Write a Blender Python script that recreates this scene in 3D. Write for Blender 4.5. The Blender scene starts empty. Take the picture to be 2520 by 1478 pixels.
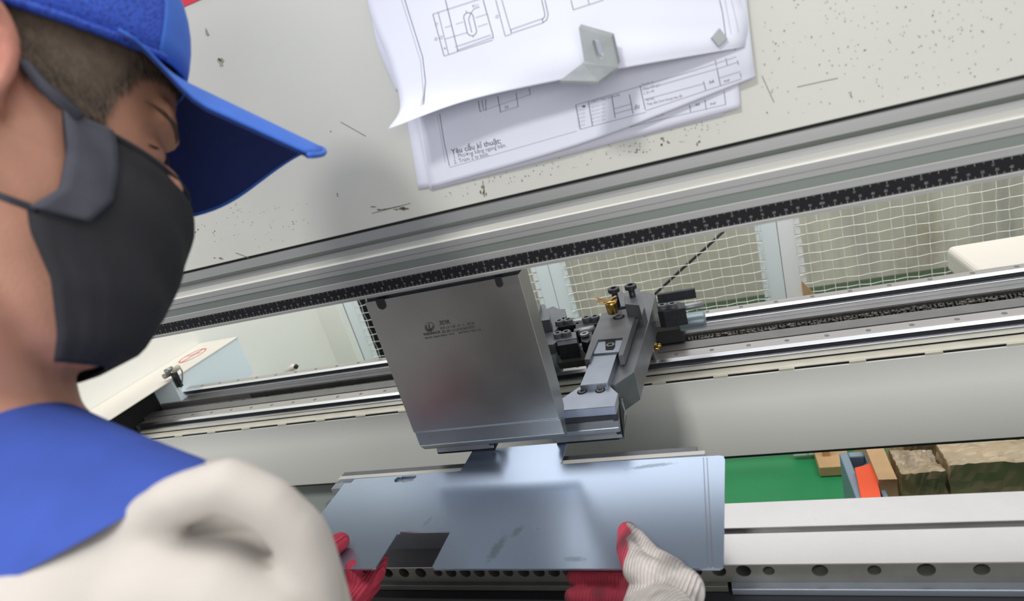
import bpy, bmesh, math, random
import numpy as np
from mathutils import Vector, Matrix
from mathutils.bvhtree import BVHTree
random.seed(7); RNG = np.random.default_rng(7)
sc = bpy.context.scene
C = sc.collection

# ------------------------------------------------------------------ camera
EYE = Vector((0, 0, 1.42)); FOC = 1470.0
AX = np.array([[0.92845229, -0.15801984, -0.33616376],     # world X, Y, Z seen from the camera (right, down, forward)
               [0.25799773, -0.37674737, 0.88966206],
               [-0.26723307, -0.91273827, -0.3090232]])
cam_data = bpy.data.cameras.new('camera'); cam = bpy.data.objects.new('camera', cam_data); C.objects.link(cam)
cam_data.sensor_width = 36; cam_data.lens = FOC / 2520 * 36
cam_data.clip_start = 0.02; cam_data.clip_end = 60
M = Matrix.Identity(4)
for i in range(3):
    M[i][0] = AX[i][0]; M[i][1] = -AX[i][1]; M[i][2] = -AX[i][2]; M[i][3] = EYE[i]
cam.matrix_world = M
cam_data.dof.use_dof = True; cam_data.dof.focus_distance = 0.95; cam_data.dof.aperture_fstop = 5.6
sc.camera = cam

# ------------------------------------------------------------------ world, lights, exposure
sc.view_settings.view_transform = 'Standard'; sc.view_settings.look = 'None'
sc.view_settings.gamma = 1; sc.view_settings.use_curve_mapping = False
sc.view_settings.exposure = -0.22
w = bpy.data.worlds.new('world'); sc.world = w; w.use_nodes = True
bg = w.node_tree.nodes['Background']; bg.inputs[0].default_value = (0.93, 0.96, 1.0, 1); bg.inputs[1].default_value = 0.74

def area(name, loc, aim, sx, sy, power, col=(1, 1, 1)):
    l = bpy.data.lights.new(name, 'AREA'); l.shape = 'RECTANGLE'; l.size = sx; l.size_y = sy; l.energy = power; l.color = col
    o = bpy.data.objects.new(name, l); C.objects.link(o); o.location = loc
    o.rotation_euler = (Vector(aim) - Vector(loc)).to_track_quat('-Z', 'Y').to_euler()
    return o
area('ceiling_light_left', (-0.75, -2.3, 4.25), (-0.2, 0.6, 1.3), 0.6, 0.4, 94, (1, 0.985, 0.95))
area('added_front_fill', (0.9, -3.0, 2.0), (0.1, 0.9, 0.9), 3.0, 1.4, 48, (1, 0.985, 0.96))  # added fill low in front, no real fitting; brightens faces under the ram
area('ceiling_light_back', (0.6, 3.7, 4.0), (0.1, 1.0, 0.9), 6.0, 1.5, 62, (1, 0.985, 0.96))

area('added_fence_fill', (0.0, 0.9, 4.0), (0.0, 1.7, 0.9), 5.0, 1.6, 160, (1, 0.99, 0.97))  # added fill over the gap, brightens the fence posts and backgauge

# ------------------------------------------------------------------ helpers
def ray(px, py):
    r = np.array([(px - 1260) / FOC, (py - 739) / FOC, 1.0])
    return Vector(AX @ r)
def at(px, py, ax, v):
    """world point seen at a pixel of the photograph, on the plane ax = v (v absolute)"""
    i = 'XYZ'.index(ax); r = ray(px, py)
    return EYE + r * ((v - EYE[i]) / r[i])
def atd(px, py, d):
    return EYE + ray(px, py) * d
H = 1.42                                   # heights below are given relative to the eye, then H is added

def mesh_obj(name, bm, mat, parent=None, smooth=False, bevel=0, kind=None, label=None, seg=2):
    bmesh.ops.recalc_face_normals(bm, faces=bm.faces)
    me = bpy.data.meshes.new(name); bm.to_mesh(me); bm.free()
    return link(name, me, mat, parent, smooth, bevel, kind, label, seg)
def link(name, me, mat, parent=None, smooth=False, bevel=0, kind=None, label=None, seg=2):
    o = bpy.data.objects.new(name, me); C.objects.link(o)
    for m in (mat if isinstance(mat, (list, tuple)) else [mat]): me.materials.append(m)
    if parent is not None:
        o.parent = parent; o.matrix_parent_inverse = parent_world(parent).inverted()
    if smooth:
        for p in me.polygons: p.use_smooth = True
    if bevel:
        b = o.modifiers.new('bevel', 'BEVEL'); b.width = bevel; b.segments = seg; b.limit_method = 'ANGLE'; b.angle_limit = math.radians(35)
    if kind: o['kind'] = kind
    if label: o['label'] = label
    return o
def parent_world(p):
    m = p.matrix_basis.copy()
    if p.parent: m = parent_world(p.parent) @ p.matrix_parent_inverse @ m
    return m
def thing(name, label, cat, loc=(0, 0, 0), group=None):
    o = bpy.data.objects.new(name, None); C.objects.link(o); o.location = loc; o.empty_display_size = .05
    o['label'] = label; o['category'] = cat
    if group: o['group'] = group
    return o
def tag(o, label, cat, group=None):
    o['label'] = label; o['category'] = cat
    if group: o['group'] = group
    return o

def box(bm, x0, x1, y0, y1, z0, z1):
    v = [bm.verts.new((x, y, z)) for z in (z0, z1) for y in (y0, y1) for x in (x0, x1)]
    for f in ((0, 2, 3, 1), (4, 5, 7, 6), (0, 1, 5, 4), (2, 6, 7, 3), (0, 4, 6, 2), (1, 3, 7, 5)):
        bm.faces.new([v[i] for i in f])
    return v
def boxo(name, x0, x1, y0, y1, z0, z1, mat, parent=None, bevel=0.0, **k):
    bm = bmesh.new(); box(bm, x0, x1, y0, y1, z0, z1); return mesh_obj(name, bm, mat, parent, bevel=bevel, **k)
def prism(bm, pts, d):
    """extrude the closed 3D polygon pts by the vector d"""
    a = [bm.verts.new(p) for p in pts]; b = [bm.verts.new(Vector(p) + Vector(d)) for p in pts]
    bm.faces.new(a); bm.faces.new(b[::-1])
    n = len(pts)
    for i in range(n): bm.faces.new([a[i], b[i], b[(i + 1) % n], a[(i + 1) % n]])
def prof(name, yz, x0, x1, mat, parent=None, bevel=0, **k):
    """profile in the Y/Z plane swept along X (Z relative to the eye)"""
    bm = bmesh.new(); prism(bm, [(x0, y, z + H) for y, z in yz], (x1 - x0, 0, 0)); return mesh_obj(name, bm, mat, parent, bevel=bevel, **k)
def slab(name, pxs, z, th, mat, parent=None, bevel=0.0008, **k):
    """plate whose top outline is seen at the pixels pxs, at height z (relative), th thick"""
    bm = bmesh.new(); prism(bm, [at(x, y, 'Z', z + H) for x, y in pxs], (0, 0, -th)); return mesh_obj(name, bm, mat, parent, bevel=bevel, **k)
def tube(bm, pts, r, n=8, closed=False):
    pts = [Vector(p) for p in pts]; rings = []
    N = len(pts); prev = None
    for i, p in enumerate(pts):
        rr = r[i] if isinstance(r, (list, tuple)) else r
        t = (pts[min(i + 1, N - 1)] - pts[max(i - 1, 0)]).normalized()
        if prev is None: u = t.orthogonal().normalized()
        else: u = (prev - t * prev.dot(t)).normalized()
        prev = u; v = t.cross(u)
        rings.append([bm.verts.new(p + (u * math.cos(2 * math.pi * k / n) + v * math.sin(2 * math.pi * k / n)) * rr) for k in range(n)])
    for a, b in zip(rings, rings[1:]):
        for k in range(n): bm.faces.new([a[k], a[(k + 1) % n], b[(k + 1) % n], b[k]])
    bm.faces.new(rings[0][::-1]); bm.faces.new(rings[-1])
def tubeo(name, pts, r, mat, parent=None, n=10, **k):
    bm = bmesh.new(); tube(bm, pts, r, n); return mesh_obj(name, bm, mat, parent, smooth=k.pop('smooth', True), **k)
def cap_screw(name, loc, r, h, mat, parent, up=Vector((0, 0, 1)), dark=None):
    """socket head screw: knurled head with a hexagonal socket"""
    bm = bmesh.new(); n = 24; q = up.to_track_quat('Z', 'Y'); rings = []
    spec = [(r, 0), (r, h * .85), (r * .88, h), (r * .5, h)]
    for rad, z in spec:
        rings.append([bm.verts.new(Vector(loc) + q @ Vector((rad * math.cos(2 * math.pi * k / n) * (1 + (.03 if k % 2 and z < h * .9 else 0)), rad * math.sin(2 * math.pi * k / n), z))) for k in range(n)])
    hexr = []
    for z in (h, h * .4):
        ring = []
        for k in range(n):
            a = 2 * math.pi * k / n; s = (a % (math.pi / 3)) - math.pi / 6
            rad = r * .46 / math.cos(s); ring.append(bm.verts.new(Vector(loc) + q @ Vector((rad * math.cos(a), rad * math.sin(a), z))))
        hexr.append(ring)
    rings += hexr
    for a, b in zip(rings, rings[1:]):
        for k in range(n): bm.faces.new([a[k], a[(k + 1) % n], b[(k + 1) % n], b[k]])
    bm.faces.new(rings[-1]); bm.faces.new(rings[0][::-1])
    return mesh_obj(name, bm, mat, parent)

# ------------------------------------------------------------------ materials
MATS = {}
def nd(nt, t, **k):
    n = nt.nodes.new(t)
    for a, b in k.items(): setattr(n, a, b)
    return n
def mat(name, col, rough=.5, metal=0, noise=0, nscale=20, bump=0, bscale=200, stretch=None, bstretch=None, spots=None, coat=0, spec=.5, trans=0, rvar=0):
    """procedural material: base colour broken by noise, optional dirt spots (colour, scale, threshold), bump"""
    m = bpy.data.materials.new(name); m.use_nodes = True; nt = m.node_tree; b = nt.nodes['Principled BSDF']
    b.inputs['Base Color'].default_value = (*col, 1); b.inputs['Roughness'].default_value = rough
    b.inputs['Metallic'].default_value = metal; b.inputs['Specular IOR Level'].default_value = spec
    if coat: b.inputs['Coat Weight'].default_value = coat; b.inputs['Coat Roughness'].default_value = .15
    if trans: b.inputs['Transmission Weight'].default_value = trans
    tc = nd(nt, 'ShaderNodeTexCoord'); cur = None
    def mapped(st):
        mp = nd(nt, 'ShaderNodeMapping'); nt.links.new(tc.outputs['Object'], mp.inputs[0]); mp.inputs['Scale'].default_value = st or (1, 1, 1); return mp.outputs[0]
    if noise:
        n = nd(nt, 'ShaderNodeTexNoise'); n.inputs['Scale'].default_value = nscale; n.inputs['Detail'].default_value = 5
        nt.links.new(mapped(stretch), n.inputs['Vector'])
        r = nd(nt, 'ShaderNodeMapRange'); r.inputs['From Min'].default_value = .3; r.inputs['From Max'].default_value = .7
        r.inputs['To Min'].default_value = 1 - noise; r.inputs['To Max'].default_value = 1 + noise
        nt.links.new(n.outputs[0], r.inputs[0])
        mx = nd(nt, 'ShaderNodeVectorMath', operation='SCALE'); mx.inputs[0].default_value = col; nt.links.new(r.outputs[0], mx.inputs['Scale'])
        cur = mx.outputs[0]
        if rvar:
            rr = nd(nt, 'ShaderNodeMapRange'); rr.inputs['To Min'].default_value = max(.02, rough - rvar); rr.inputs['To Max'].default_value = rough + rvar
            nt.links.new(n.outputs[0], rr.inputs[0]); nt.links.new(rr.outputs[0], b.inputs['Roughness'])
    for sp in (spots or []):
        scol, sscale, thr, sst = sp[:4]; soft = sp[4] if len(sp) > 4 else .05
        n = nd(nt, 'ShaderNodeTexNoise'); n.inputs['Scale'].default_value = sscale; n.inputs['Detail'].default_value = 6; n.inputs['Roughness'].default_value = .65
        nt.links.new(mapped(sst), n.inputs['Vector'])
        r = nd(nt, 'ShaderNodeMapRange'); r.inputs['From Min'].default_value = thr; r.inputs['From Max'].default_value = thr + soft; nt.links.new(n.outputs[0], r.inputs[0])
        mx = nd(nt, 'ShaderNodeMix', data_type='RGBA'); nt.links.new(r.outputs[0], mx.inputs[0])
        if cur: nt.links.new(cur, mx.inputs[6])
        else: mx.inputs[6].default_value = (*col, 1)
        mx.inputs[7].default_value = (*scol, 1); cur = mx.outputs[2]
    if cur: nt.links.new(cur, b.inputs['Base Color'])
    if bump:
        n = nd(nt, 'ShaderNodeTexNoise'); n.inputs['Scale'].default_value = bscale; n.inputs['Detail'].default_value = 4; nt.links.new(mapped(bstretch), n.inputs['Vector'])
        bp = nd(nt, 'ShaderNodeBump'); bp.inputs['Strength'].default_value = bump; bp.inputs['Distance'].default_value = .001
        nt.links.new(n.outputs[0], bp.inputs['Height']); nt.links.new(bp.outputs[0], b.inputs['Normal'])
    return m
def attr_mat(name, rough=.8, bump=0, bscale=900, bstretch=None, noise=.08, nscale=60, sheen=0, wave=None):
    """colour from the mesh's own 'tint' attribute (two-tone knitted gloves, hair, skin)"""
    m = bpy.data.materials.new(name); m.use_nodes = True; nt = m.node_tree; b = nt.nodes['Principled BSDF']
    b.inputs['Roughness'].default_value = rough
    a = nd(nt, 'ShaderNodeAttribute', attribute_name='tint'); n = nd(nt, 'ShaderNodeTexNoise'); n.inputs['Scale'].default_value = nscale; n.inputs['Detail'].default_value = 5
    tc = nd(nt, 'ShaderNodeTexCoord'); nt.links.new(tc.outputs['Object'], n.inputs['Vector'])
    r = nd(nt, 'ShaderNodeMapRange'); r.inputs['From Min'].default_value = .3; r.inputs['From Max'].default_value = .7; r.inputs['To Min'].default_value = 1 - noise; r.inputs['To Max'].default_value = 1 + noise
    nt.links.new(n.outputs[0], r.inputs[0]); mx = nd(nt, 'ShaderNodeVectorMath', operation='SCALE'); nt.links.new(a.outputs['Color'], mx.inputs[0]); nt.links.new(r.outputs[0], mx.inputs['Scale'])
    nt.links.new(mx.outputs[0], b.inputs['Base Color'])
    if sheen: b.inputs['Sheen Weight'].default_value = sheen
    if bump:
        mp = nd(nt, 'ShaderNodeMapping'); nt.links.new(tc.outputs['Object'], mp.inputs[0])
        if wave:
            mp.inputs['Rotation'].default_value = wave
            h = nd(nt, 'ShaderNodeTexWave'); h.inputs['Scale'].default_value = bscale; h.inputs['Distortion'].default_value = .6; h.inputs['Detail'].default_value = 1
        else:
            mp.inputs['Scale'].default_value = bstretch or (1, 1, 1)
            h = nd(nt, 'ShaderNodeTexNoise'); h.inputs['Scale'].default_value = bscale
        nt.links.new(mp.outputs[0], h.inputs['Vector'])
        if wave:
            wr = nd(nt, 'ShaderNodeMapRange'); wr.inputs['To Min'].default_value = .80; wr.inputs['To Max'].default_value = 1.05; nt.links.new(h.outputs[1], wr.inputs[0])
            m3 = nd(nt, 'ShaderNodeVectorMath', operation='SCALE'); nt.links.new(mx.outputs[0], m3.inputs[0]); nt.links.new(wr.outputs[0], m3.inputs['Scale']); nt.links.new(m3.outputs[0], b.inputs['Base Color'])
        bp = nd(nt, 'ShaderNodeBump'); bp.inputs['Strength'].default_value = bump; bp.inputs['Distance'].default_value = .0012
        nt.links.new(h.outputs[0], bp.inputs['Height']); nt.links.new(bp.outputs[0], b.inputs['Normal'])
    return m

CREAM = mat('painted_steel_grey_white', (.575, .575, .53), .42, noise=.03, nscale=5, bump=.06, bscale=700,
            spots=[((.36, .33, .25), 9, .735, (1, 1, 1.4)), ((.16, .13, .09), 75, .775, (1, 1, .7)), ((.30, .26, .18), 24, .745, (2.2, 1, .8))])
WHITE = mat('white_paint', (.87, .87, .82), .4, noise=.02, nscale=4, bump=.03, bscale=500)
WARMWHITE = mat('warm_white_paint', (.72, .68, .60), .45, noise=.03, nscale=6)
RIM = mat('dirty_white_casting', (.62, .59, .49), .6, noise=.07, nscale=30, spots=[((.3, .24, .15), 26, .68, (1, 1, 1))])
ALU = mat('anodised_aluminium', (.36, .365, .36), .40, .5, noise=.05, nscale=60, stretch=(.02, 1, 1), bump=.05, bscale=500, bstretch=(.01, 1, 1))
ALUB = mat('bright_aluminium', (.66, .65, .60), .45, .2, noise=.03, nscale=60, stretch=(.02, 1, 1))
ALUD = mat('dull_aluminium', (.20, .225, .21), .45, .4, noise=.06, nscale=50, stretch=(.02, 1, 1), spots=[((.12, .12, .11), 60, .73, (.3, 1, 1))])
STEEL = mat('ground_steel', (.44, .43, .43), .30, 1, noise=.12, nscale=14, rvar=.08, bump=.05, bscale=900, bstretch=(1, .03, 1), spots=[((.36, .36, .36), 22, .68, (1, 2.5, 1))])
RAILTOP = mat('rail_steel', (.56, .53, .51), .33, .9, noise=.05, nscale=80, stretch=(.03, 1, 1))
CHROME = mat('polished_rail_side', (.90, .91, .94), .22, 1)
GREYST = mat('machined_grey_steel', (.21, .205, .20), .42, .7, noise=.08, nscale=30, bump=.08, bscale=900)
GREASE = mat('greasy_black_steel', (.045, .044, .04), .55, .3, noise=.3, nscale=90, bump=.8, bscale=260)
BLUED = mat('blued_steel', (.145, .150, .165), .36, .35, noise=.08, nscale=40, bump=.06, bscale=900)
BLUEDL = mat('satin_blue_steel', (.31, .34, .40), .3, .75, noise=.06, nscale=30)
BLUEDD = mat('black_oxide_steel', (.045, .047, .055), .38, .6, noise=.15, nscale=80, bump=.1, bscale=700)
PUNCH = mat('punch_steel', (.40, .405, .40), .34, .95, noise=.10, nscale=9, rvar=.10, bump=.05, bscale=1200,
            spots=[((.24, .235, .22), 14, .70, (1, 1, 1))])
PUNCHTIP = mat('punch_tip_steel', (.56, .60, .62), .28, .95, noise=.04, nscale=90, stretch=(.05, 1, 1))
BLACK = mat('black_rubber', (.012, .012, .015), .55)
VOIDB = mat('dark_cavity', (.01, .01, .01), .8)
INK = mat('printing_ink', (.10, .10, .13), .8)
INKL = mat('light_printing_ink', (.40, .40, .46), .8)
RULERB = mat('ruler_black', (.006, .006, .008), .6, spec=.25)
RULERW = mat('ruler_marks', (.25, .26, .26), .6)
ETCH = mat('laser_etching', (.055, .055, .06), .6, .2)
RED = mat('red_paint', (.62, .03, .06), .4)
PAPER = mat('white_paper', (.68, .695, .79), .75, noise=.015, nscale=20)
GALV = mat('galvanised_steel', (.30, .32, .325), .42, .5, noise=.10, nscale=60, bump=.04, bscale=600)
BRONZE = mat('dark_bronze', (.32, .20, .09), .35, .9, noise=.2, nscale=200)
BRASS = mat('brass', (.72, .45, .13), .28, 1)
GREEN = mat('green_floor_paint', (.02, .24, .085), .38, noise=.12, nscale=3, spots=[((.01, .09, .04), 16, .72, (1, 1, 1))])
CONC = mat('stained_concrete', (.54, .51, .42), .8, noise=.22, nscale=1.6, stretch=(1, 1, .35), bump=.2, bscale=30,
           spots=[((.30, .24, .16), 2.1, .54, (1.3, 1, .45), .22), ((.36, .35, .31), 1.2, .50, (2.0, 1, .2), .2)])
WIRE = mat('galvanised_wire', (.78, .78, .74), .4, 0)
POST = mat('white_blue_post', (.86, .93, .97), .35)
POSTW = mat('white_post', (.95, .95, .98), .35)
NAVY = mat('navy_cabinet', (.012, .02, .055), .35)
KRAFT = mat('kraft_cardboard', (.55, .35, .18), .75, noise=.08, nscale=20)
CARD = mat('brown_board', (.28, .185, .12), .8, noise=.05, nscale=10)
TAPE = mat('brown_packing_tape', (.38, .29, .18), .25, noise=.4, nscale=26, coat=.5, bump=1, bscale=45)
TAPE2 = mat('pale_packing_tape', (.48, .37, .23), .25, noise=.2, nscale=14, coat=.5, bump=.4, bscale=60)
CRATE = mat('grey_blue_plastic', (.22, .29, .36), .4)
CRATEB = mat('blue_liner', (.01, .12, .33), .4)
ORANGE = mat('orange_board', (.85, .09, .02), .5)
CLOTHW = mat('off_white_cotton', (.47, .435, .40), .9, noise=.05, nscale=14, bump=.25, bscale=900)
CLOTHB = mat('royal_blue_cotton', (.028, .068, .34), .85, noise=.10, nscale=30, bump=.3, bscale=1400)
CAPB = mat('blue_cap_twill', (.032, .135, .56), .7, noise=.06, nscale=60, bump=.2, bscale=1500)
CAPD = mat('dark_blue_brim_lining', (.008, .022, .13), .85, noise=.05, nscale=60)
MASKM = mat('charcoal_mask_cotton', (.016, .016, .021), .8, noise=.12, nscale=50, bump=.3, bscale=1500)
MASKL = mat('grey_mask_binding', (.05, .052, .07), .85, noise=.1, nscale=60, bump=.3, bscale=1200)
TROUS = mat('navy_trousers', (.012, .02, .06), .9, noise=.1, nscale=40)
SHOE = mat('black_leather', (.015, .014, .013), .4)
SKIN = attr_mat('skin', .5, .15, 500, noise=.05, nscale=40)
HAIRM = attr_mat('hair', .75, .0, noise=.15, nscale=120)
GLOVE = attr_mat('knitted_glove', .85, 1.0, 100, noise=.14, nscale=90, wave=(0, 0, .25))

# mesh cap panel with fine holes
def mesh_fabric():
    m = mat('blue_cap_mesh', (.02, .06, .5), .8); nt = m.node_tree; b = nt.nodes['Principled BSDF']
    tc = nd(nt, 'ShaderNodeTexCoord'); mp = nd(nt, 'ShaderNodeMapping'); mp.inputs['Scale'].default_value = (1, .75, 1)
    v = nd(nt, 'ShaderNodeTexVoronoi'); v.inputs['Scale'].default_value = 560; nt.links.new(tc.outputs['Object'], mp.inputs[0]); nt.links.new(mp.outputs[0], v.inputs['Vector'])
    r = nd(nt, 'ShaderNodeMapRange'); r.inputs['From Min'].default_value = .15; r.inputs['From Max'].default_value = .55; nt.links.new(v.outputs['Distance'], r.inputs[0])
    mx = nd(nt, 'ShaderNodeMix', data_type='RGBA'); mx.inputs[6].default_value = (.012, .03, .30, 1); mx.inputs[7].default_value = (.03, .09, .52, 1)
    nt.links.new(r.outputs[0], mx.inputs[0]); nt.links.new(mx.outputs[2], b.inputs['Base Color'])
    bp = nd(nt, 'ShaderNodeBump'); bp.inputs['Strength'].default_value = .6; bp.inputs['Distance'].default_value = .001; nt.links.new(r.outputs[0], bp.inputs['Height']); nt.links.new(bp.outputs[0], b.inputs['Normal'])
    return m
CAPM = mesh_fabric()

# bluish film-covered sheet with oily finger smudges (fixed places in the sheet's own plane)
def sheet_mat():
    m = mat('film_covered_sheet_metal', (.45, .535, .68), .24, .85, noise=.02, nscale=8); nt = m.node_tree; b = nt.nodes['Principled BSDF']
    tc = nd(nt, 'ShaderNodeTexCoord'); fac = None
    for (px, py, rx, ry, ang, s) in [(1222, 1350, .007, .021, -.25, .75), (1273, 1306, .006, .011, -.35, .75), (1052, 1284, .005, .011, -.3, .35), (1325, 1301, .004, .004, 0, .3), (1410, 1375, .014, .004, 0, .4), (1600, 1146, .03, .004, .1, .3)]:
        c = at(px, py, 'Z', H - .434)
        mp = nd(nt, 'ShaderNodeMapping'); mp.vector_type = 'TEXTURE'; mp.inputs['Location'].default_value = c; mp.inputs['Rotation'].default_value = (0, 0, ang); mp.inputs['Scale'].default_value = (rx, ry, 1)
        nt.links.new(tc.outputs['Object'], mp.inputs[0]); ln = nd(nt, 'ShaderNodeVectorMath', operation='LENGTH'); nt.links.new(mp.outputs[0], ln.inputs[0])
        n = nd(nt, 'ShaderNodeTexNoise'); n.inputs['Scale'].default_value = 260; nt.links.new(tc.outputs['Object'], n.inputs['Vector'])
        ad = nd(nt, 'ShaderNodeMath', operation='ADD'); nt.links.new(ln.outputs['Value'], ad.inputs[0]); nt.links.new(n.outputs[0], ad.inputs[1])
        r = nd(nt, 'ShaderNodeMapRange'); r.inputs['From Min'].default_value = 1.5; r.inputs['From Max'].default_value = 1.0; r.inputs['To Min'].default_value = 0; r.inputs['To Max'].default_value = s
        nt.links.new(ad.outputs[0], r.inputs[0])
        if fac is None: fac = r.outputs[0]
        else:
            mxx = nd(nt, 'ShaderNodeMath', operation='MAXIMUM'); nt.links.new(fac, mxx.inputs[0]); nt.links.new(r.outputs[0], mxx.inputs[1]); fac = mxx.outputs[0]
    old = b.inputs['Base Color'].links[0].from_socket
    mx = nd(nt, 'ShaderNodeMix', data_type='RGBA'); nt.links.new(fac, mx.inputs[0]); nt.links.new(old, mx.inputs[6]); mx.inputs[7].default_value = (.13, .17, .18, 1)
    nt.links.new(mx.outputs[2], b.inputs['Base Color'])
    rr = nd(nt, 'ShaderNodeMapRange'); rr.inputs['To Min'].default_value = .27; rr.inputs['To Max'].default_value = .55; nt.links.new(fac, rr.inputs[0]); nt.links.new(rr.outputs[0], b.inputs['Roughness'])
    return m
FILM = sheet_mat()

# ------------------------------------------------------------------ print and lettering laid on real surfaces
def text_tris(s, bold=0.0):
    cu = bpy.data.curves.new('t', 'FONT'); cu.body = s; cu.size = 1; cu.resolution_u = 2; cu.offset = bold
    o = bpy.data.objects.new('t', cu); C.objects.link(o); bpy.context.view_layer.update()
    me = bpy.data.meshes.new_from_object(o.evaluated_get(bpy.context.evaluated_depsgraph_get()))
    vs = [(v.co.x, v.co.y) for v in me.vertices]; fs = [tuple(p.vertices) for p in me.polygons]
    bpy.data.objects.remove(o); bpy.data.curves.remove(cu); bpy.data.meshes.remove(me)
    return vs, fs
_tc = {}
def glyphs(s, bold=0.0):
    if (s, bold) not in _tc: _tc[(s, bold)] = text_tris(s, bold)
    return _tc[(s, bold)]
class Print:
    """flat print collected as one mesh; f maps photo pixels to a point just proud of the surface"""
    def __init__(self, f): self.f = f; self.v = []; self.q = []
    def add(self, pts, faces):
        P = [self.f(x, y) for x, y in pts]; b = len(self.v); self.v += [p if p is not None else Vector((0, 0, -9)) for p in P]
        for fc in faces:
            if all(P[i] is not None for i in fc): self.q.append(tuple(b + i for i in fc))
    def line(self, x0, y0, x1, y1, wd=1.6, n=None):
        L = math.hypot(x1 - x0, y1 - y0); n = n or max(1, int(L / 25)); nx, ny = -(y1 - y0) / L * wd / 2, (x1 - x0) / L * wd / 2
        pts = []
        for i in range(n + 1):
            t = i / n; x, y = x0 + (x1 - x0) * t, y0 + (y1 - y0) * t; pts += [(x + nx, y + ny), (x - nx, y - ny)]
        self.add(pts, [(2 * i, 2 * i + 1, 2 * i + 3, 2 * i + 2) for i in range(n)])
    def poly(self, pts, wd=1.6):
        for a, b in zip(pts, pts[1:]): self.line(*a, *b, wd)
    def text(self, s, x, y, size, ang, bold=0.0, sx=1.0, shear=0.0):
        """baseline starts at the pixel (x, y); ang is the baseline direction in degrees, image-down positive"""
        vs, fs = glyphs(s, bold); c, sn = math.cos(math.radians(ang)), math.sin(math.radians(ang))
        self.add([(x + (u * sx) * size * c + v * size * sn + v * shear * size * c, y + (u * sx) * size * sn - v * size * c + v * shear * size * sn) for u, v in vs], fs)
    def build(self, name, m, parent, **k):
        me = bpy.data.meshes.new(name); me.from_pydata(self.v, [], self.q); return link(name, me, m, parent, **k)
def on_plane(ax, v): return lambda x, y: at(x, y, ax, v)
def on_mesh(obj_v, obj_f, lift=.0003):
    t = BVHTree.FromPolygons(obj_v, obj_f)
    def f(x, y):
        d = ray(x, y).normalized(); h = t.ray_cast(EYE, d)
        return None if h[0] is None else h[0] - d * lift
    return f

# ================================================================== SETTING
def floor_mat():
    m = GREEN; nt = m.node_tree; b = nt.nodes['Principled BSDF']; old = b.inputs['Base Color'].links[0].from_socket
    tc = nd(nt, 'ShaderNodeTexCoord'); sx = nd(nt, 'ShaderNodeSeparateXYZ'); nt.links.new(tc.outputs['Object'], sx.inputs[0])
    gt = nd(nt, 'ShaderNodeMath', operation='LESS_THAN'); nt.links.new(sx.outputs['Y'], gt.inputs[0]); gt.inputs[1].default_value = .62
    mx = nd(nt, 'ShaderNodeMix', data_type='RGBA'); nt.links.new(gt.outputs[0], mx.inputs[0]); nt.links.new(old, mx.inputs[6]); mx.inputs[7].default_value = (.27, .25, .23, 1)
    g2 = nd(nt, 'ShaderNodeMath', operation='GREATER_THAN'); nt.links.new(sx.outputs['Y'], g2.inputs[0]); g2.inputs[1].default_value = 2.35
    m2 = nd(nt, 'ShaderNodeMix', data_type='RGBA'); nt.links.new(g2.outputs[0], m2.inputs[0]); nt.links.new(mx.outputs[2], m2.inputs[6]); m2.inputs[7].default_value = (.045, .085, .045, 1); nt.links.new(m2.outputs[2], b.inputs['Base Color'])  # far floor colour darkened beyond the fence, standing in for equipment shade
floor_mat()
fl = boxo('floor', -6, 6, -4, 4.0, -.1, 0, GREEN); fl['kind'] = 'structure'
wb = boxo('wall_back', -6, 6, 3.45, 3.6, 0, 1.75, CONC); wb['kind'] = 'structure'

# ================================================================== PRESS RAM (upper beam)
RX0, RX1 = -1.35, 1.9
ram = thing('press_ram', 'grey-white upper beam of the press brake, papers stuck on its front', 'machine beam', (0, .7, 1.9))
bm = bmesh.new(); box(bm, RX0, RX1, .585, .60, H - .0905, 2.35); mesh_obj('front_plate', bm, CREAM, ram, bevel=.001)
bm = bmesh.new(); box(bm, RX0, RX1, .602, .885, H - .150, 2.35); mesh_obj('beam_body', bm, GREYST, ram, bevel=.002)
prof('joint_gap', [(.588, -.088), (.588, -.0935), (.602, -.0935), (.602, -.088)], RX0, RX1, VOIDB, ram)
cr = bpy.data.objects.new('clamp_rail', None); C.objects.link(cr); cr.parent = ram; cr.location = (0, -.1, -.6)
pts = [(.602, -.0935), (.580, -.0935), (.580, -.1037), (.5885, -.1094), (.5880, -.1164), (.580, -.1219), (.580, -.1285), (.5812, -.1286), (.5812, -.1291), (.580, -.1292),
       (.580, -.1345), (.5820, -.1347), (.5820, -.1438), (.580, -.1440), (.580, -.1690), (.602, -.1690), (.602, -.1505)]
prof('rail_body', pts, RX0, RX1, ALU, cr)
def strip(name, a, b, m, lift=.0003):
    """a long flat band of another finish let into the rail, between profile points a and b"""
    bm = bmesh.new(); d = Vector((0, b[0] - a[0], b[1] - a[1])).normalized(); n = Vector((0, d.z, -d.y)) * -1
    n = Vector((0, -abs(d.z), d.y if d.z < 0 else -d.y)).normalized()
    q = [Vector((RX0, a[0], a[1] + H)) + n * lift, Vector((RX0, b[0], b[1] + H)) + n * lift, Vector((RX0, b[0], b[1] + H)) - n * .001, Vector((RX0, a[0], a[1] + H)) - n * .001]
    prism(bm, q, (RX1 - RX0, 0, 0)); return mesh_obj(name, bm, m, cr)
strip('dull_groove', (.580, -.1037), (.5885, -.1094), ALUD)
strip('bright_bevel', (.5880, -.1164), (.580, -.1219), ALUB)
strip('dull_band', (.5820, -.1349), (.5820, -.1436), ALUD)
strip('bright_lip', (.580, -.1440), (.580, -.1445), ALUB)
strip('bottom_lip', (.580, -.1650), (.580, -.1658), ALUB)
boxo('ruler', RX0, RX1, .5792, .5799, H - .1645, H - .1512, RULERB, ram)
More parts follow.
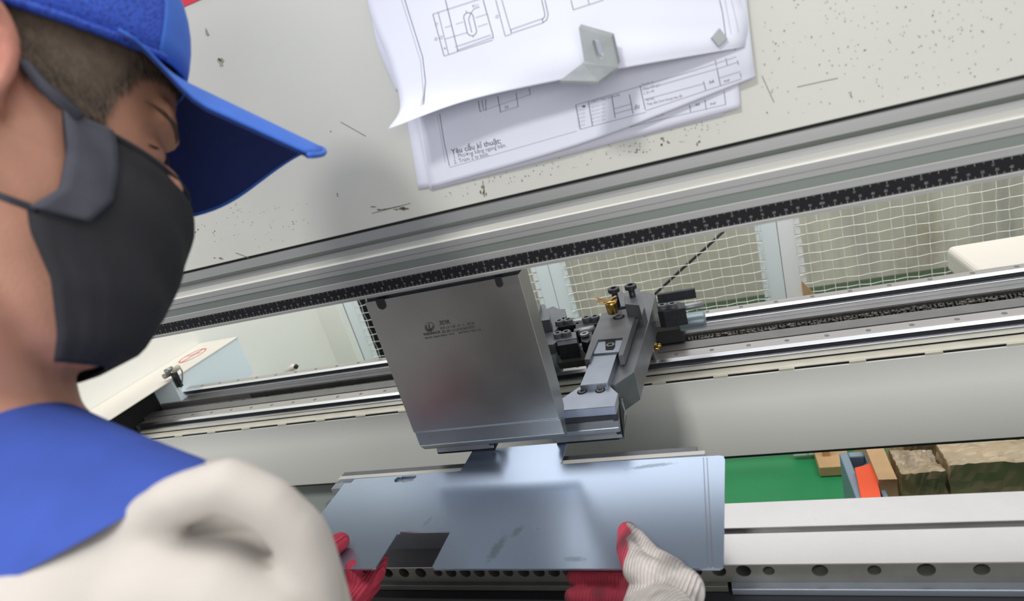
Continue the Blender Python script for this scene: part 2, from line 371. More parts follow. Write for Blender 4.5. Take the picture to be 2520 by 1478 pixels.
# ruler marks: millimetres at the bottom, inches at the top
bm = bmesh.new(); RY = .5790
def mark(x, z0, z1, wd=.00045):
    v = [bm.verts.new((a, RY, H + b)) for a, b in ((x - wd / 2, z0), (x + wd / 2, z0), (x + wd / 2, z1), (x - wd / 2, z1))]; bm.faces.new(v)
XO = -.3084
for i in range(-700, 1150, 2):
    x = XO + i * .001
    if x < RX0 + .01 or x > RX1 - .02: continue
    mark(x, -.1644, -.1636 if i % 10 else -.1618, .0003 if i % 10 else .0005)
    if i % 5 == 0 and i % 10: mark(x, -.1644, -.1626)
for i in range(-700, 1150, 10): mark(XO + i * .001 + .005, -.1644, -.1624)
for i in range(-300, 400):
    x = XO - .006 + i * .0127 / 2
    if RX0 < x < RX1 - .02: mark(x, -.1514, -.1524 if i % 2 else -.1535, .0005)
mesh_obj('ruler_marks', bm, RULERW, ram, kind='stuff')
V = []; Q = []
def ruler_text(s, xc, z, h):
    vs, fs = glyphs(s); wdt = max(v[0] for v in vs) if vs else 0; b = len(V)
    V.extend([Vector((xc + (v[0] - wdt / 2) * h * .8, RY, H + z + v[1] * h)) for v in vs]); Q.extend([tuple(b + i for i in f) for f in fs])
for i in range(-68, 112):
    x = XO + i * .01
    n = 40 + i
    ruler_text(str(n * 10) if n % 10 == 0 else (str(abs(n) % 10) + '0' if n % 5 else str(n)), x, -.1608, .0034)
for i in range(-28, 44): ruler_text(str(abs(16 + i)), XO - .006 + i * .0254, -.1562, .0027)
me = bpy.data.meshes.new('ruler_numbers'); me.from_pydata(V, [], Q); link('ruler_numbers', me, RULERW, ram, kind='stuff')
# red line of lettering border near the top
p = at(440, 12, 'Y', .5845)
boxo('red_stripe', -1.2, -.395, .5842, .5852, p.z - .0035, p.z + .0035, RED, ram)
# smudges, scratches and chipped paint on the front plate
plate_pr = Print(on_plane('Y', .5846)); light_pr = Print(on_plane('Y', .5847))
def blotch(pr, x, y, rx, ry, n=7, rot=0):
    pts = []
    for k in range(n * 2):
        a = 2 * math.pi * k / (n * 2); r = random.uniform(.45, 1.15); dx, dy = math.cos(a) * rx * r, math.sin(a) * ry * r
        pts.append((x + dx * math.cos(rot) - dy * math.sin(rot), y + dx * math.sin(rot) + dy * math.cos(rot)))
    pts.append((x, y)); N = n * 2
    pr.add(pts, [(i, (i + 1) % N, N) for i in range(N)])
for x, y, rx, ry in [(541, 153, 13, 10), (512, 85, 8, 4), (508, 76, 3, 8)]:
    for _ in range(5): blotch(light_pr, x + random.uniform(-rx, rx) * .8, y + random.uniform(-ry, ry) * .8, rx * .5, ry * .5)
for x, y, rx, ry, n in [(1190, 462, 8, 16, 8), (1637, 350, 10, 10, 7), (1720, 356, 6, 9, 5), (2095, 230, 4, 10, 3), (1575, 372, 9, 5, 5), (960, 512, 45, 4, 12), (545, 635, 18, 2, 4), (484, 570, 4, 8, 2), (527, 572, 3, 4, 2), (722, 547, 3, 4, 2), (827, 481, 5, 5, 2), (815, 325, 3, 3, 2)]:
    for _ in range(n): blotch(plate_pr, x + random.uniform(-rx, rx), y + random.uniform(-ry, ry), rx * .16 + 1, ry * .25 + 1)
for a in [(838, 300, 900, 335), (915, 525, 1010, 500), (930, 518, 985, 507), (1962, 214, 2062, 192), (1875, 186, 1905, 252), (1188, 445, 1192, 485), (580, 622, 612, 634)]: plate_pr.line(*a, 1.6)
for _ in range(230):
    x = random.uniform(1875, 2500); y = random.uniform(0, 280) if random.random() < .8 else random.uniform(0, 160)
    if y > 330 - (x - 1875) * .235 - 15: continue
    blotch(plate_pr, x, y, random.uniform(.8, 2.2), random.uniform(1, 3.4), 4)
for _ in range(70): blotch(plate_pr, random.uniform(1090, 1750), 0, 1.2, 1.2, 4) if False else None
for _ in range(110):
    t = random.random(); x = 1090 + t * 700; y = 505 - t * 165 - random.uniform(12, 55); blotch(plate_pr, x, y, random.uniform(.8, 2), random.uniform(.8, 2.6), 4)
for _ in range(60):
    x = random.uniform(470, 760); y = random.uniform(500, 610); blotch(light_pr, x, y, random.uniform(.6, 1.6), random.uniform(.8, 2.2), 4)
plate_pr.build('grime_marks', mat('grime', (.17, .15, .11), .8), ram, kind='stuff'); light_pr.build('worn_marks', mat('worn_paint', (.34, .32, .25), .8), ram, kind='stuff')

# ================================================================== PUNCH
pu = thing('bending_punch', 'grey steel bending punch block with etched lettering, clamped under the ram', 'tool', (-.31, .61, H - .4))
PX0, PX1 = -.4115, -.211
prof('blade', [(.600, -.1795), (.600, -.3660), (.6025, -.3690), (.6025, -.3890), (.6105, -.4000), (.6125, -.4000), (.6175, -.3860), (.620, -.3760), (.631, -.3680), (.635, -.3400), (.635, -.1795)], PX0, PX1, PUNCH, pu, bevel=.0006)
prof('ground_edge', [(.6022, -.3893), (.6103, -.4003), (.6108, -.3990), (.6032, -.3885)], PX0, PX1, PUNCHTIP, pu)
prof('shank', [(.604, -.1795), (.604, -.170), (.628, -.170), (.628, -.1795)], PX0 + .002, PX1 - .002, BLUEDD, pu)
for px0, px1, py in [(928, 949, 760), (1220, 1237, 707)]:
    bm = bmesh.new(); a = at(px0, py - 12, 'Y', .6); b = at(px1, py - 14, 'Y', .6); r = abs(b.x - a.x) / 2; cx = (a.x + b.x) / 2
    pts = [(cx - r, .5985, H - .1775), (cx + r, .5985, H - .1775)] + [(cx + r * math.cos(t), .5985, a.z + r * math.sin(t) - .002) for t in np.linspace(0, -math.pi, 10)]
    prism(bm, pts, (0, .004, 0)); mesh_obj('release_button', bm, BLACK, pu, bevel=.0006)
et = Print(on_plane('Y', .5997))
A = -9
et.text('3DR', 1081, 800, 14.5, A, .02)
et.text('H.N 1.0 1138 : 10 - 11.  303 10', 1084, 811, 9.2, A, 0, .72)
et.text('ERC.BN / X/3 60 DE.505/10TTX', 1088, 820, 9.2, A, 0, .66)
et.text('VNIHNHCK', 1042, 826, 8.6, A, .02, .95)
et.text('Best fast  Upmair Ubester  Vorlm.      Sales Partner, Ob.Ao  East', 1046, 834, 7.4, A, 0, .72)
cx, cy = 1057, 804.5
ring = [(cx + 11.3 * math.cos(t), cy + 11.3 * math.sin(t)) for t in np.linspace(0, 2 * math.pi, 33)]
et.poly(ring, 1.0)
for wdt, s in ((3.0, -1), (3.0, 1)):
    pts = [(cx + s * (8.5 - 0.2 * k) * math.cos(t), cy + 9 * math.sin(t)) for k, t in enumerate(np.linspace(-.35, 1.4, 9))]
    et.poly(pts, wdt)
et.add([(cx - 5, cy + 9.5), (cx + 6, cy + 9.5), (cx + 3.4, cy + 1), (cx + 1.4, cy + 4), (cx - 1, cy - 9), (cx - 3.2, cy - 7), (cx - 2.2, cy + 4)], [(0, 1, 2, 3), (0, 3, 4, 5, 6)])
et.build('etched_lettering', ETCH, pu)

# ================================================================== DIE, HOLDER, BED
die = thing('bottom_die', 'narrow V die bar lying under the sheet, only its back rim visible', 'tool', (-.31, .6, H - .5))
DX0 = at(832, 1180, 'Y', .607).x; DX1 = at(1735, 1113, 'Y', .612).x
prof('v_block', [(.587, -.4372), (.600, -.4372), (.6055, -.446), (.611, -.4372), (.6135, -.4372), (.6135, -.470), (.587, -.470)], DX0, DX1, BLUEDL, die, bevel=.0004)
prof('polished_shoulder', [(.6070, -.4366), (.6145, -.4366), (.6145, -.4395), (.6112, -.4372)], DX0, DX1, ALUB, die)
dh = thing('die_holder', 'dark grey die holder block under the die, left end showing beside the sheet', 'tool holder', (-.3, .6, H - .535))
prof('holder_block', [(.572, -.535), (.572, -.462), (.580, -.455), (.586, -.455), (.586, -.470), (.6145, -.470), (.6145, -.455), (.624, -.4465), (.638, -.4465), (.638, -.535)], DX0 - .012, DX1 - .01, BLUED, dh, bevel=.0008)
prof('top_strip', [(.6145, -.4446), (.624, -.4446), (.624, -.4550), (.6145, -.4550)], DX0 - .008, DX1 - .012, STEEL, dh, bevel=.0004)

bed = thing('lower_table', 'polished steel lower table of the press brake with a row of holes', 'machine bed', (0, .59, 0))
BX0, BX1 = -1.35, 1.9
prof('rear_top_plate', [(.596, -.560), (.596, -.5352), (.640, -.5352), (.640, -.560)], BX0, BX1, STEEL, bed, bevel=.0006)
prof('groove_floor', [(.584, -.560), (.584, -.5395), (.597, -.5395), (.597, -.560)], BX0, BX1, GREYST, bed)
# front bar with real holes
HX = [(-.4879, 1), (-.4625, 1), (-.437, 1.05), (-.4109, .8), (-.3918, 1), (-.3713, 1), (-.3512, 1), (-.3308, 1), (-.3114, .9), (-.2906, 1), (-.2703, 1), (-.2508, 1), (-.2322, 1), (-.1270, 1), (-.106, 1), (-.0822, .9), (-.0572, 1), (-.0315, 1.05), (-.0056, .8), (.0449, 1.05), (.0958, .85), (.1419, 1.1), (.1885, .95), (.240, 1), (.29, 1), (.34, .9), (.39, 1), (-.52, 1), (-.545, 1), (-.57, 1), (-.60, 1), (-.64, 1)]
HX.sort()
def holed_bar(name, x0, x1, yf, yb, zt, zb, holes, rad, m, parent, cz):
    bm = bmesh.new(); n = 20; last = x0
    def quad(*p): bm.faces.new([bm.verts.new(q) for q in p])
    for i, (hx, s) in enumerate(holes):
        r = rad * s; x_l = last; x_r = x1 if i == len(holes) - 1 else (hx + holes[i + 1][0]) / 2
        corners = []
        for k in range(n):
            a = 2 * math.pi * (k + .5) / n - math.pi
            c, sn = math.cos(a), math.sin(a)
            corners.append((a, c, sn))
        inner = [bm.verts.new((hx + r * c, yf, cz + r * sn)) for a, c, sn in corners]
        outer = []
        for a, c, sn in corners:                       # ray to the cell's rectangle
            tx = ((x_r - hx) / c if c > 0 else (x_l - hx) / c); tz = ((zt - cz) / sn if sn > 0 else (zb - cz) / sn); t = min(tx, tz)
            outer.append([hx + t * c, cz + t * sn, tx < tz])
        ov = [bm.verts.new((x, yf, z)) for x, z, _ in outer]
        for k in range(n):
            k2 = (k + 1) % n
            if outer[k][2] != outer[k2][2]:
                cxn = x_r if (outer[k][0] + outer[k2][0]) / 2 > hx else x_l; czn = zt if (outer[k][1] + outer[k2][1]) / 2 > cz else zb
                cv = bm.verts.new((cxn, yf, czn)); bm.faces.new([inner[k], ov[k], cv, ov[k2], inner[k2]])
            else: bm.faces.new([inner[k], ov[k], ov[k2], inner[k2]])
        back = [bm.verts.new((v.co.x, yf + .020, v.co.z)) for v in inner]
        for k in range(n): bm.faces.new([inner[k], inner[(k + 1) % n], back[(k + 1) % n], back[k]])
        fb = bm.faces.new(back); fb.material_index = 1
        last = x_r
    quad((x0, yf, zt), (x1, yf, zt), (x1, yb, zt), (x0, yb, zt)); quad((x0, yf, zb), (x0, yb, zb), (x1, yb, zb), (x1, yf, zb))
    quad((x0, yb, zb), (x0, yb, zt), (x1, yb, zt), (x1, yb, zb)); quad((x0, yf, zt), (x0, yb, zt), (x0, yb, zb), (x0, yf, zb)); quad((x1, yf, zt), (x1, yf, zb), (x1, yb, zb), (x1, yb, zt))
    me = bpy.data.meshes.new(name); bm.to_mesh(me); bm.free(); return link(name, me, m, parent)
HB = mat('dark_ground_steel', (.16, .16, .145), .45, .6, noise=.12, nscale=30, spots=[((.10, .07, .05), 40, .70, (1, 1, 1))])
holed_bar('holed_front_bar', BX0, BX1, .539, .585, H - .5353, H - .5590, HX, .0076, [HB, VOIDB], bed, H - .5432)
prof('front_top_plate', [(.539, -.5353), (.539, -.5338), (.585, -.5338), (.585, -.5353)], BX0, BX1, STEEL, bed)
XL = at(1800, 1440, 'Z', H - .559).x
prof('polished_ledge', [(.529, -.5592), (.529, -.5672), (.585, -.5672), (.585, -.5592)], XL, BX1, BLUEDL, bed, bevel=.0005)
prof('rough_ledge', [(.533, -.5592), (.533, -.5672), (.585, -.5672), (.585, -.5592)], BX0, XL - .004, HB, bed, bevel=.0005)
prof('black_clamp_bar', [(.520, -.5680), (.520, -.5900), (.585, -.5900), (.585, -.5680)], BX0, BX1, BLACK, bed, bevel=.001)
prof('lower_face', [(.527, -.5915), (.527, -1.42), (.64, -1.42), (.64, -.5600), (.596, -.56), (.596, -.5915)], BX0, BX1, mat('black_paint', (.02, .02, .022), .35), bed)

# ================================================================== SHEET METAL
SZ = H - .434
sp = [(872, 1177), (1131, 1158.5), (1137, 1153), (1166, 1106)]
tabY = .650
tl = at(1166, 1103, 'Z', SZ); tr_ = at(1396, 1084, 'Z', SZ)
outline = [at(*q, 'Z', SZ) for q in [(848, 1189), (864, 1188), (873, 1178), (1127, 1159), (1130, 1162), (1140, 1148)]]
outline += [tl, Vector((tl.x + .001, tl.y + .004, SZ)), Vector((tl.x + .016, tl.y + .004, SZ)), Vector((tl.x + .018, tabY, SZ)), Vector((tr_.x - .008, tabY, SZ)), Vector((tr_.x - .006, tr_.y + .003, SZ)), tr_]
outline += [at(*q, 'Z', SZ) for q in [(1383, 1134), (1379, 1141), (1386, 1141), (1771, 1120), (1781, 1122), (1784, 1131), (1781, 1385), (1779, 1393), (1771, 1398), (1068, 1399), (1064, 1393), (1107, 1310), (1105, 1306), (984, 1308), (978, 1312), (925, 1395), (916, 1399), (838, 1400), (826, 1398)]]
fe = at(870, 1200, 'Z', SZ).x - .03
outline += [Vector((at(848, 1189, 'Z', SZ).x, at(826, 1398, 'Z', SZ).y + .002, SZ))]
outline[0] = Vector((outline[0].x, outline[0].y, SZ))
hole = [at(*q, 'Z', SZ) for q in [(970, 1180), (978, 1173), (988, 1173), (990, 1171), (1024, 1169), (1025, 1173), (1018, 1178), (1016, 1183), (990, 1187), (988, 1185), (972, 1186)]]
bm = bmesh.new()
for loop in (outline, hole):
    vs = [bm.verts.new(p) for p in loop]
    for i in range(len(vs)): bm.edges.new((vs[i], vs[(i + 1) % len(vs)]))
r = bmesh.ops.triangle_fill(bm, edges=bm.edges[:], use_beauty=True, use_dissolve=False)
ex = bmesh.ops.extrude_face_region(bm, geom=bm.faces[:])
for v in [g for g in ex['geom'] if isinstance(g, bmesh.types.BMVert)]: v.co.z -= .0022
sheet = mesh_obj('steel_sheet', bm, FILM)
tag(sheet, 'flat blue-grey cut sheet metal blank held by both gloved hands under the punch', 'sheet metal')
for x in (1746, 1757):
    a = at(x, 1124, 'Z', SZ); b = at(x - 3, 1396, 'Z', SZ)
    boxo('scored_line', b.x - .0006, b.x + .0006, b.y, a.y, SZ - .0002, SZ + .0002, BLUEDL, sheet)

# ================================================================== BACKGAUGE BEAM AND RAILS
gb = thing('backgauge_beam', 'long white backgauge beam behind the punch carrying two steel guide rails', 'machine beam', (0, 1.0, .7))
GX0, GX1 = -1.42, 1.9
bm = bmesh.new(); box(bm, GX0 - .2, GX1, .930, .942, H - .678, H - .5192); mesh_obj('front_cover', bm, WHITE, gb, bevel=.002)
prof('rim_bar', [(.932, -.535), (.932, -.5152), (.934, -.5145), (.953, -.5145), (.956, -.5165), (.956, -.535)], GX0, GX1, RIM, gb, bevel=.001)
for i in range(34):                               # spacer lugs between rim and cover
    x = GX0 + .05 + i * .102; bm = bmesh.new(); box(bm, x, x + .024, .9302, .934, H - .5235, H - .5160); mesh_obj('rim_lug', bm, RIM, gb, bevel=.001)
prof('slot_shadow_bar', [(.9309, -.5200), (.9309, -.5166), (.9320, -.5166), (.9320, -.5200)], GX0, GX1, VOIDB, gb)
prof('casting', [(.956, -.700), (.956, -.5168), (.9725, -.5168), (.9725, -.5120), (.9640, -.5120), (.9640, -.4950), (.9915, -.4950), (.9915, -.4889), (1.0205, -.4889), (1.0205, -.4985),
                 (1.0480, -.4985), (1.0490, -.4853), (1.1000, -.4853), (1.1000, -.700)], GX0, GX1, GREYST, gb)
def lm_rail(y, zt, zb, wdt, name):
    r = bpy.data.objects.new(name, None); C.objects.link(r); r.parent = gb; r.location = (0, 0, 0)
    prof('rail_core', [(y, zt), (y - .0075, zt - .0026), (y - .0075, zt - .0045), (y - .0045, zt - .0060), (y - .0045, zt - .0090), (y - .0125, zt - .0118), (y - .0125, zb), (y + wdt, zb), (y + wdt, zt)], GX0 + .02, GX1, CHROME, r, bevel=.0002)
    prof('rail_top', [(y + .0003, zt), (y + .0003, zt + .0003), (y + wdt, zt + .0003), (y + wdt, zt)], GX0 + .02, GX1, RAILTOP, r)
    prof('rail_groove', [(y - .0078, zt - .0030), (y - .0078, zt - .0047), (y - .0049, zt - .0062), (y - .0049, zt - .0090), (y - .004, zt - .0090), (y - .004, zt - .0030)], GX0 + .02, GX1, BLUEDD, r)
    bm = bmesh.new()
    for i in range(50):
        x = GX0 + .06 + i * .06
        bmesh.ops.create_cone(bm, cap_ends=True, segments=14, radius1=.0038, radius2=.0038, depth=.0004, matrix=Matrix.Translation((x, y + wdt / 2, H + zt + .0004)))
    mesh_obj('rail_bolt_holes', bm, GREYST, r, kind='stuff')
lm_rail(.9646, -.4900, -.5120, .0240, 'front_guide_rail'); lm_rail(1.078, -.4650, -.4853, .0170, 'rear_guide_rail')
# toothed rack with grease, only right of the carriage
RKX = -.08
bm = bmesh.new()
nT = 300
for i in range(nT):
    x = RKX + i * .0060
    prism(bm, [(x, 1.0455, H - .4985), (x, 1.0455, H - .4915), (x, 1.0410, H - .4935), (x, 1.0360, H - .4985)], (.0034, 0, 0))
mesh_obj('rack_teeth', bm, GREASE, gb, kind='stuff')
prof('rack_bar', [(1.0455, -.4985), (1.0455, -.4868), (1.0488, -.4868), (1.0488, -.4985)], GX0 + .3, GX1, GREASE, gb)
bm = bmesh.new()
for i in range(900):
    x = random.uniform(RKX, 1.6); y = random.gauss(1.040, .0045); s = random.uniform(.001, .0034)
    bmesh.ops.create_icosphere(bm, subdivisions=1, radius=s, matrix=Matrix.Translation((x, y, H - .4960 + random.uniform(0, .004))) @ Matrix.Diagonal((random.uniform(1, 2), 1, .8, 1)))
mesh_obj('grease_crumbs', bm, mat('wet_grease', (.10, .095, .08), .12, 0, noise=.4, nscale=200), gb, smooth=True, kind='stuff')
# fixing holes in the channel on the left
bm = bmesh.new()
for px in (565, 598, 660, 724, 822, 830, 878):
    py = 1010 - (px - 565) * .17 + 8; a = at(px, py - 27, 'Z', H - .4983)
    bmesh.ops.create_cone(bm, cap_ends=True, segments=14, radius1=.006, radius2=.006, depth=.002, matrix=Matrix.Translation((a.x, 1.035, H - .4975)))
mesh_obj('channel_bolt_holes', bm, VOIDB, gb, kind='stuff')

# ================================================================== BACKGAUGE FINGERS
def zz(x, y): return (1280 + x * .33829, 640 + y * .33829)
def finger(label, dx=0):
    t = thing('backgauge_finger', label, 'gauge', (-.1 + dx, .8, H - .42), 'backgauge fingers')
    made = []
    def S(name, q, z, th, m, **k):
        o = slab(name, [zz(*p) for p in q], z, th, m, t, **k); made.append(o); return o
    # lower carrier arm, upper adjusting plate, sliding tongue, stop head
    S('carrier_arm', [(905, 225), (985, 250), (940, 440), (828, 812), (690, 905), (600, 905), (500, 790), (640, 330)], -.392, .045, BLUED, bevel=.0012)
    a = [(592, 388), (862, 333), (748, 688), (712, 692), (745, 563), (568, 578), (505, 722), (466, 722), (520, 555)]
    S('adjusting_plate', a, -.374, .016, BLUED)
    S('recess_plate', [(560, 570), (752, 555), (718, 665), (535, 680)], -.3765, .003, BLUEDL, bevel=0)
    S('slide_slot', [(618, 562), (640, 552), (696, 551), (690, 630), (675, 650), (622, 652)], -.3761, .0022, VOIDB, bevel=0)
    S('sliding_tongue', [(536, 668), (712, 655), (634, 893), (433, 912)], -.379, .022, BLUEDL)
    head = S('stop_head', [(435, 914), (632, 895), (712, 965), (688, 1062), (180, 1104), (195, 1050), (310, 1000)], -.386, .012, BLUEDL)
    # nose of the stop below the head: recessed dark strip, bevel, bright face, dark underside
    p0 = at(*zz(200, 1100), 'Z', H - .386); p1 = at(*zz(688, 1062), 'Z', H - .386)
    x0, x1, yf = p1.x - .088, p1.x, p1.y
    def P(name, yz, m, xa=x0, xb=x1, **k):
        bm = bmesh.new(); prism(bm, [(xa, yf + y, z + H) for y, z in yz], (xb - xa, 0, 0)); o = mesh_obj(name, bm, m, t, **k); made.append(o); return o
    P('recess_strip', [(.004, -.397), (.004, -.4075), (.05, -.4075), (.05, -.397)], BLUEDD)
    P('nose_bevel', [(.003, -.4075), (-.006, -.4135), (-.006, -.4200), (.002, -.4225), (-.001, -.4320), (.055, -.4320), (.055, -.4075)], BLUEDL, bevel=.0005)
    P('nose_sole', [(-.001, -.4322), (.002, -.4362), (.055, -.4362), (.055, -.4322)], BLUEDD)
    q = at(*zz(712, 965), 'Z', H - .386)
    bm = bmesh.new(); prism(bm, [(x1 - .001, yf + .003, H - .388), (q.x, q.y, H - .388), (q.x + .004, q.y - .006, H - .41), (x1 + .002, yf - .002, H - .434), (x1, yf, H - .434)], (-.006, 0, 0)); made.append(mesh_obj('cheek_plate', bm, BLUEDD, t))
    for sx, sy in ((450, 955), (582, 945)):
        c = at(*zz(sx, sy), 'Z', H - .3858)
        bm = bmesh.new(); bmesh.ops.create_cone(bm, cap_ends=True, segments=24, radius1=.0068, radius2=.0068, depth=.0006, matrix=Matrix.Translation(c)); made.append(mesh_obj('counterbore', bm, VOIDB, t))
        made.append(cap_screw('cap_screw', c + Vector((0, 0, -.001)), .0052, .0022, BLUED, t))
    for sx, sy in ((345, 1122), (612, 1100)):
        c = at(*zz(sx, sy), 'Y', yf + .0035); made.append(cap_screw('grub_screw', c, .0028, .001, BLUED, t, up=Vector((0, -1, 0))))
    for sx, sy, z in ((718, 413, -.3738), (658, 622, -.3775)):
        c = at(*zz(sx, sy), 'Z', H + z)
        if z > -.375:
            bm = bmesh.new(); bmesh.ops.create_cone(bm, cap_ends=True, segments=24, radius1=.0098, radius2=.0098, depth=.0006, matrix=Matrix.Translation(c)); made.append(mesh_obj('counterbore', bm, VOIDB, t))
        made.append(cap_screw('cap_screw', c, .0068, .0025, BLUED, t))
    # clamp block at the back with two thumb screws
    S('back_plate', [(640, 350), (868, 318), (862, 300), (720, 215), (640, 270)], -.372, .012, BLUED)
    S('clamp_block', [(752, 238), (868, 200), (905, 340), (885, 400), (862, 325), (762, 318)], -.352, .026, BLUED)
    for sx, sy, z in ((682, 213, -.338), (805, 190, -.336)):
        c = at(*zz(sx, sy + 8), 'Z', H + z); made.append(tubeo('thumb_screw_shaft', [c - Vector((0, 0, .03)), c], .0052, BLUEDD, t)); made.append(cap_screw('thumb_screw', c - Vector((0, 0, .002)), .0095, .007, BLUEDD, t))
    # side block with set screws on the right and left of the arm
    S('side_block', [(985, 300), (1192, 305), (1200, 345), (1040, 372), (1000, 372)], -.385, .030, BLUEDD)
    S('side_block', [(400, 455), (585, 415), (600, 450), (520, 470), (405, 520)], -.385, .030, BLUEDD)
    for sx, sy in ((1032, 325), (1105, 315), (480, 415), (542, 408)):
        c = at(*zz(sx, sy), 'Z', H - .378); made.append(cap_screw('set_screw', c - Vector((0, 0, .009)), .0078, .010, BLUED, t))
    c = at(*zz(1205, 345), 'Z', H - .395); made.append(tubeo('adjusting_spindle', [c - Vector((.02, 0, 0)), c + Vector((.028, 0, .002))], .0058, GALV, t, n=14))
    return t, made
f1, m1 = finger('right backgauge finger with clamp screws, reaching forward beside the punch')
def copy_thing(root, kids, dx, label):
    r = root.copy(); C.objects.link(r); r.location = root.location + Vector((dx, 0, 0)); r['label'] = label
    for k in kids:
        c = k.copy(); C.objects.link(c); c.parent = r; c.matrix_parent_inverse = k.matrix_parent_inverse.copy()
    return r
_sh = at(1066, 1112, 'Z', H - .436).x - (at(*zz(688, 1062), 'Z', H - .386).x - .088)
f2 = copy_thing(f1, m1, -.178, 'second backgauge finger, mostly hidden behind the punch')

# ================================================================== BACKGAUGE CARRIAGE
cg = thing('backgauge_carriage', 'dark steel carriage carrying the right backgauge finger on the rails', 'carriage', (0, 1.03, H - .46))
a = at(*zz(1160, 440), 'Z', H - .44); yb = a.y
c0 = at(*zz(940, 455), 'Z', H - .42); c1 = at(*zz(1158, 420), 'Z', H - .42); c2 = at(*zz(1348, 415), 'Z', H - .425)
tubeo('hex_bar', [c0 - Vector((.03, 0, .008)), Vector((c1.x, c0.y, c0.z - .008))], .0112, GREYST, cg, n=6, smooth=False)
tubeo('bellows_cylinder', [Vector((c1.x - .002, c0.y, c0.z - .008)), Vector((c1.x + .001, c0.y, c0.z - .008)), Vector((c2.x - .004, c0.y, c0.z - .008)), Vector((c2.x, c0.y, c0.z - .008))], [.0135, .0148, .0148, .0135], mat('blue_grey_coupling', (.22, .28, .31), .35, .3), cg, n=28)
l0 = at(*zz(200, 735), 'Z', H - .42); l1 = at(*zz(290, 735), 'Z', H - .42); l2 = at(*zz(480, 715), 'Z', H - .42)
tubeo('left_coupling', [l0 - Vector((.05, 0, 0)), l1], .019, mat('grey_coupling', (.20, .24, .24), .4, .3), cg, n=28)
tubeo('left_hex_bar', [l1, Vector((l2.x + .05, l1.y, l1.z))], .0135, GREYST, cg, n=6, smooth=False)
d0 = at(*zz(700, 700), 'Z', H - .44)
boxo('slide_body', d0.x - .02, c0.x - .002, .955, 1.075, H - .486, H - .425, BLUEDD, cg, bevel=.004)
e0 = at(*zz(950, 560), 'Z', H - .45)
boxo('bearing_block', c0.x - .01, c0.x + .05, 1.015, 1.065, H - .487, H - .452, BLACK, cg, bevel=.003)
bm = bmesh.new(); p0 = at(*zz(900, 700), 'Y', .958)
bmesh.ops.create_cone(bm, cap_ends=True, segments=32, radius1=.030, radius2=.030, depth=.05, matrix=Matrix.Translation((p0.x - .005, .985, H - .475)) @ Matrix.Rotation(math.pi / 2, 4, 'Y'))
mesh_obj('round_housing', bm, GREYST, cg, smooth=False, bevel=.002)
g0 = at(*zz(1000, 270), 'Z', H - .36); g1 = at(*zz(1275, 235), 'Z', H - .36)
boxo('cover_strip', g0.x, g1.x, g0.y - .004, g0.y + .003, g0.z - .010, g0.z + .006, BLUEDD, cg, bevel=.001)
for i, (sx, sy) in enumerate(((940, 600), (960, 640), (975, 630))):
    c = at(*zz(sx, sy), 'Y', .965); tubeo('grease_nipple', [c, c + Vector((.012, -.004, .004 * (i - 1)))], [.0045, .003], BRASS, cg, n=10)
# second row of blocks left of the arm (screws, spindle)
lc = thing('gauge_adjuster', 'dark set screw blocks and spindle between punch and right backgauge finger', 'adjuster', (-.25, .9, H - .42))
def LS(name, q, z, th, m, **k): return slab(name, [zz(*p) for p in q], z, th, m, lc, **k)
LS('bracket_arm', [(205, 362), (325, 352), (335, 405), (245, 525), (405, 520), (412, 565), (268, 585), (238, 612), (170, 615), (165, 560), (218, 420)], -.385, .030, BLUED)
LS('upright_block', [(130, 325), (175, 318), (215, 400), (215, 430), (150, 440)], -.362, .045, BLUED)
LS('screw_block', [(262, 575), (410, 555), (418, 600), (270, 622)], -.386, .026, BLUEDD)
LS('screw_block', [(440, 540), (520, 505), (530, 560), (490, 600), (445, 590)], -.388, .03, BLUEDD)
LS('clamp_piece', [(305, 640), (400, 625), (408, 668), (300, 682)], -.405, .016, BLUEDD)
for sx, sy in ((272, 530), (334, 520)):
    c = at(*zz(sx, sy), 'Z', H - .378); cap_screw('set_screw', c - Vector((0, 0, .009)), .0078, .010, BLUED, lc)
c = at(*zz(470, 545), 'Z', H - .386); cap_screw('set_screw', c, .0075, .004, GALV, lc)
c = at(*zz(345, 640), 'Z', H - .404); cap_screw('set_screw', c, .0070, .004, BLUED, lc)
c = at(*zz(345, 470), 'Z', H - .392); tubeo('adjusting_spindle', [c - Vector((.01, 0, 0)), c + Vector((.05, 0, .002))], .0085, GALV, lc, n=14)
c = at(*zz(418, 530), 'Z', H - .392); tubeo('adjusting_spindle', [c - Vector((.004, 0, 0)), c + Vector((.03, 0, .002))], .008, GALV, lc, n=14)
c = at(*zz(440, 612), 'Z', H - .40); tubeo('knurled_nut', [c, c + Vector((0, 0, -.022))], .006, GALV, lc, n=12)
# brass cup with a wooden shaving on the finger's back end
bc = thing('brass_cup', 'small brass cup beside the thumb screws of the right finger', 'cup', at(*zz(655, 300), 'Z', H - .35))
c = at(*zz(655, 295), 'Z', H - .345)
tubeo('cup_body', [c + Vector((0, 0, -.022)), c + Vector((0, 0, -.006)), c], [.0085, .0095, .0115], BRASS, bc, n=22)
bm = bmesh.new(); c2 = c + Vector((-.006, 0, .002)); n = 9
v0 = bm.verts.new(c2 + Vector((.006, 0, 0))); fan = [bm.verts.new(c2 + Vector((-.019 + .006 * math.sin(k), .004 * k / n, .012 * math.sin(k * math.pi / n) - .002))) for k in range(n)]
for k in range(n - 1): bm.faces.new([v0, fan[k], fan[k + 1]])
v1 = bm.verts.new(c2 + Vector((.004, 0, 0))); fan2 = [bm.verts.new(c2 + Vector((.010 + .002 * k, .006 * math.sin(k * .9), .001 + .0012 * k))) for k in range(6)]
for k in range(5): bm.faces.new([v1, fan2[k], fan2[k + 1]])
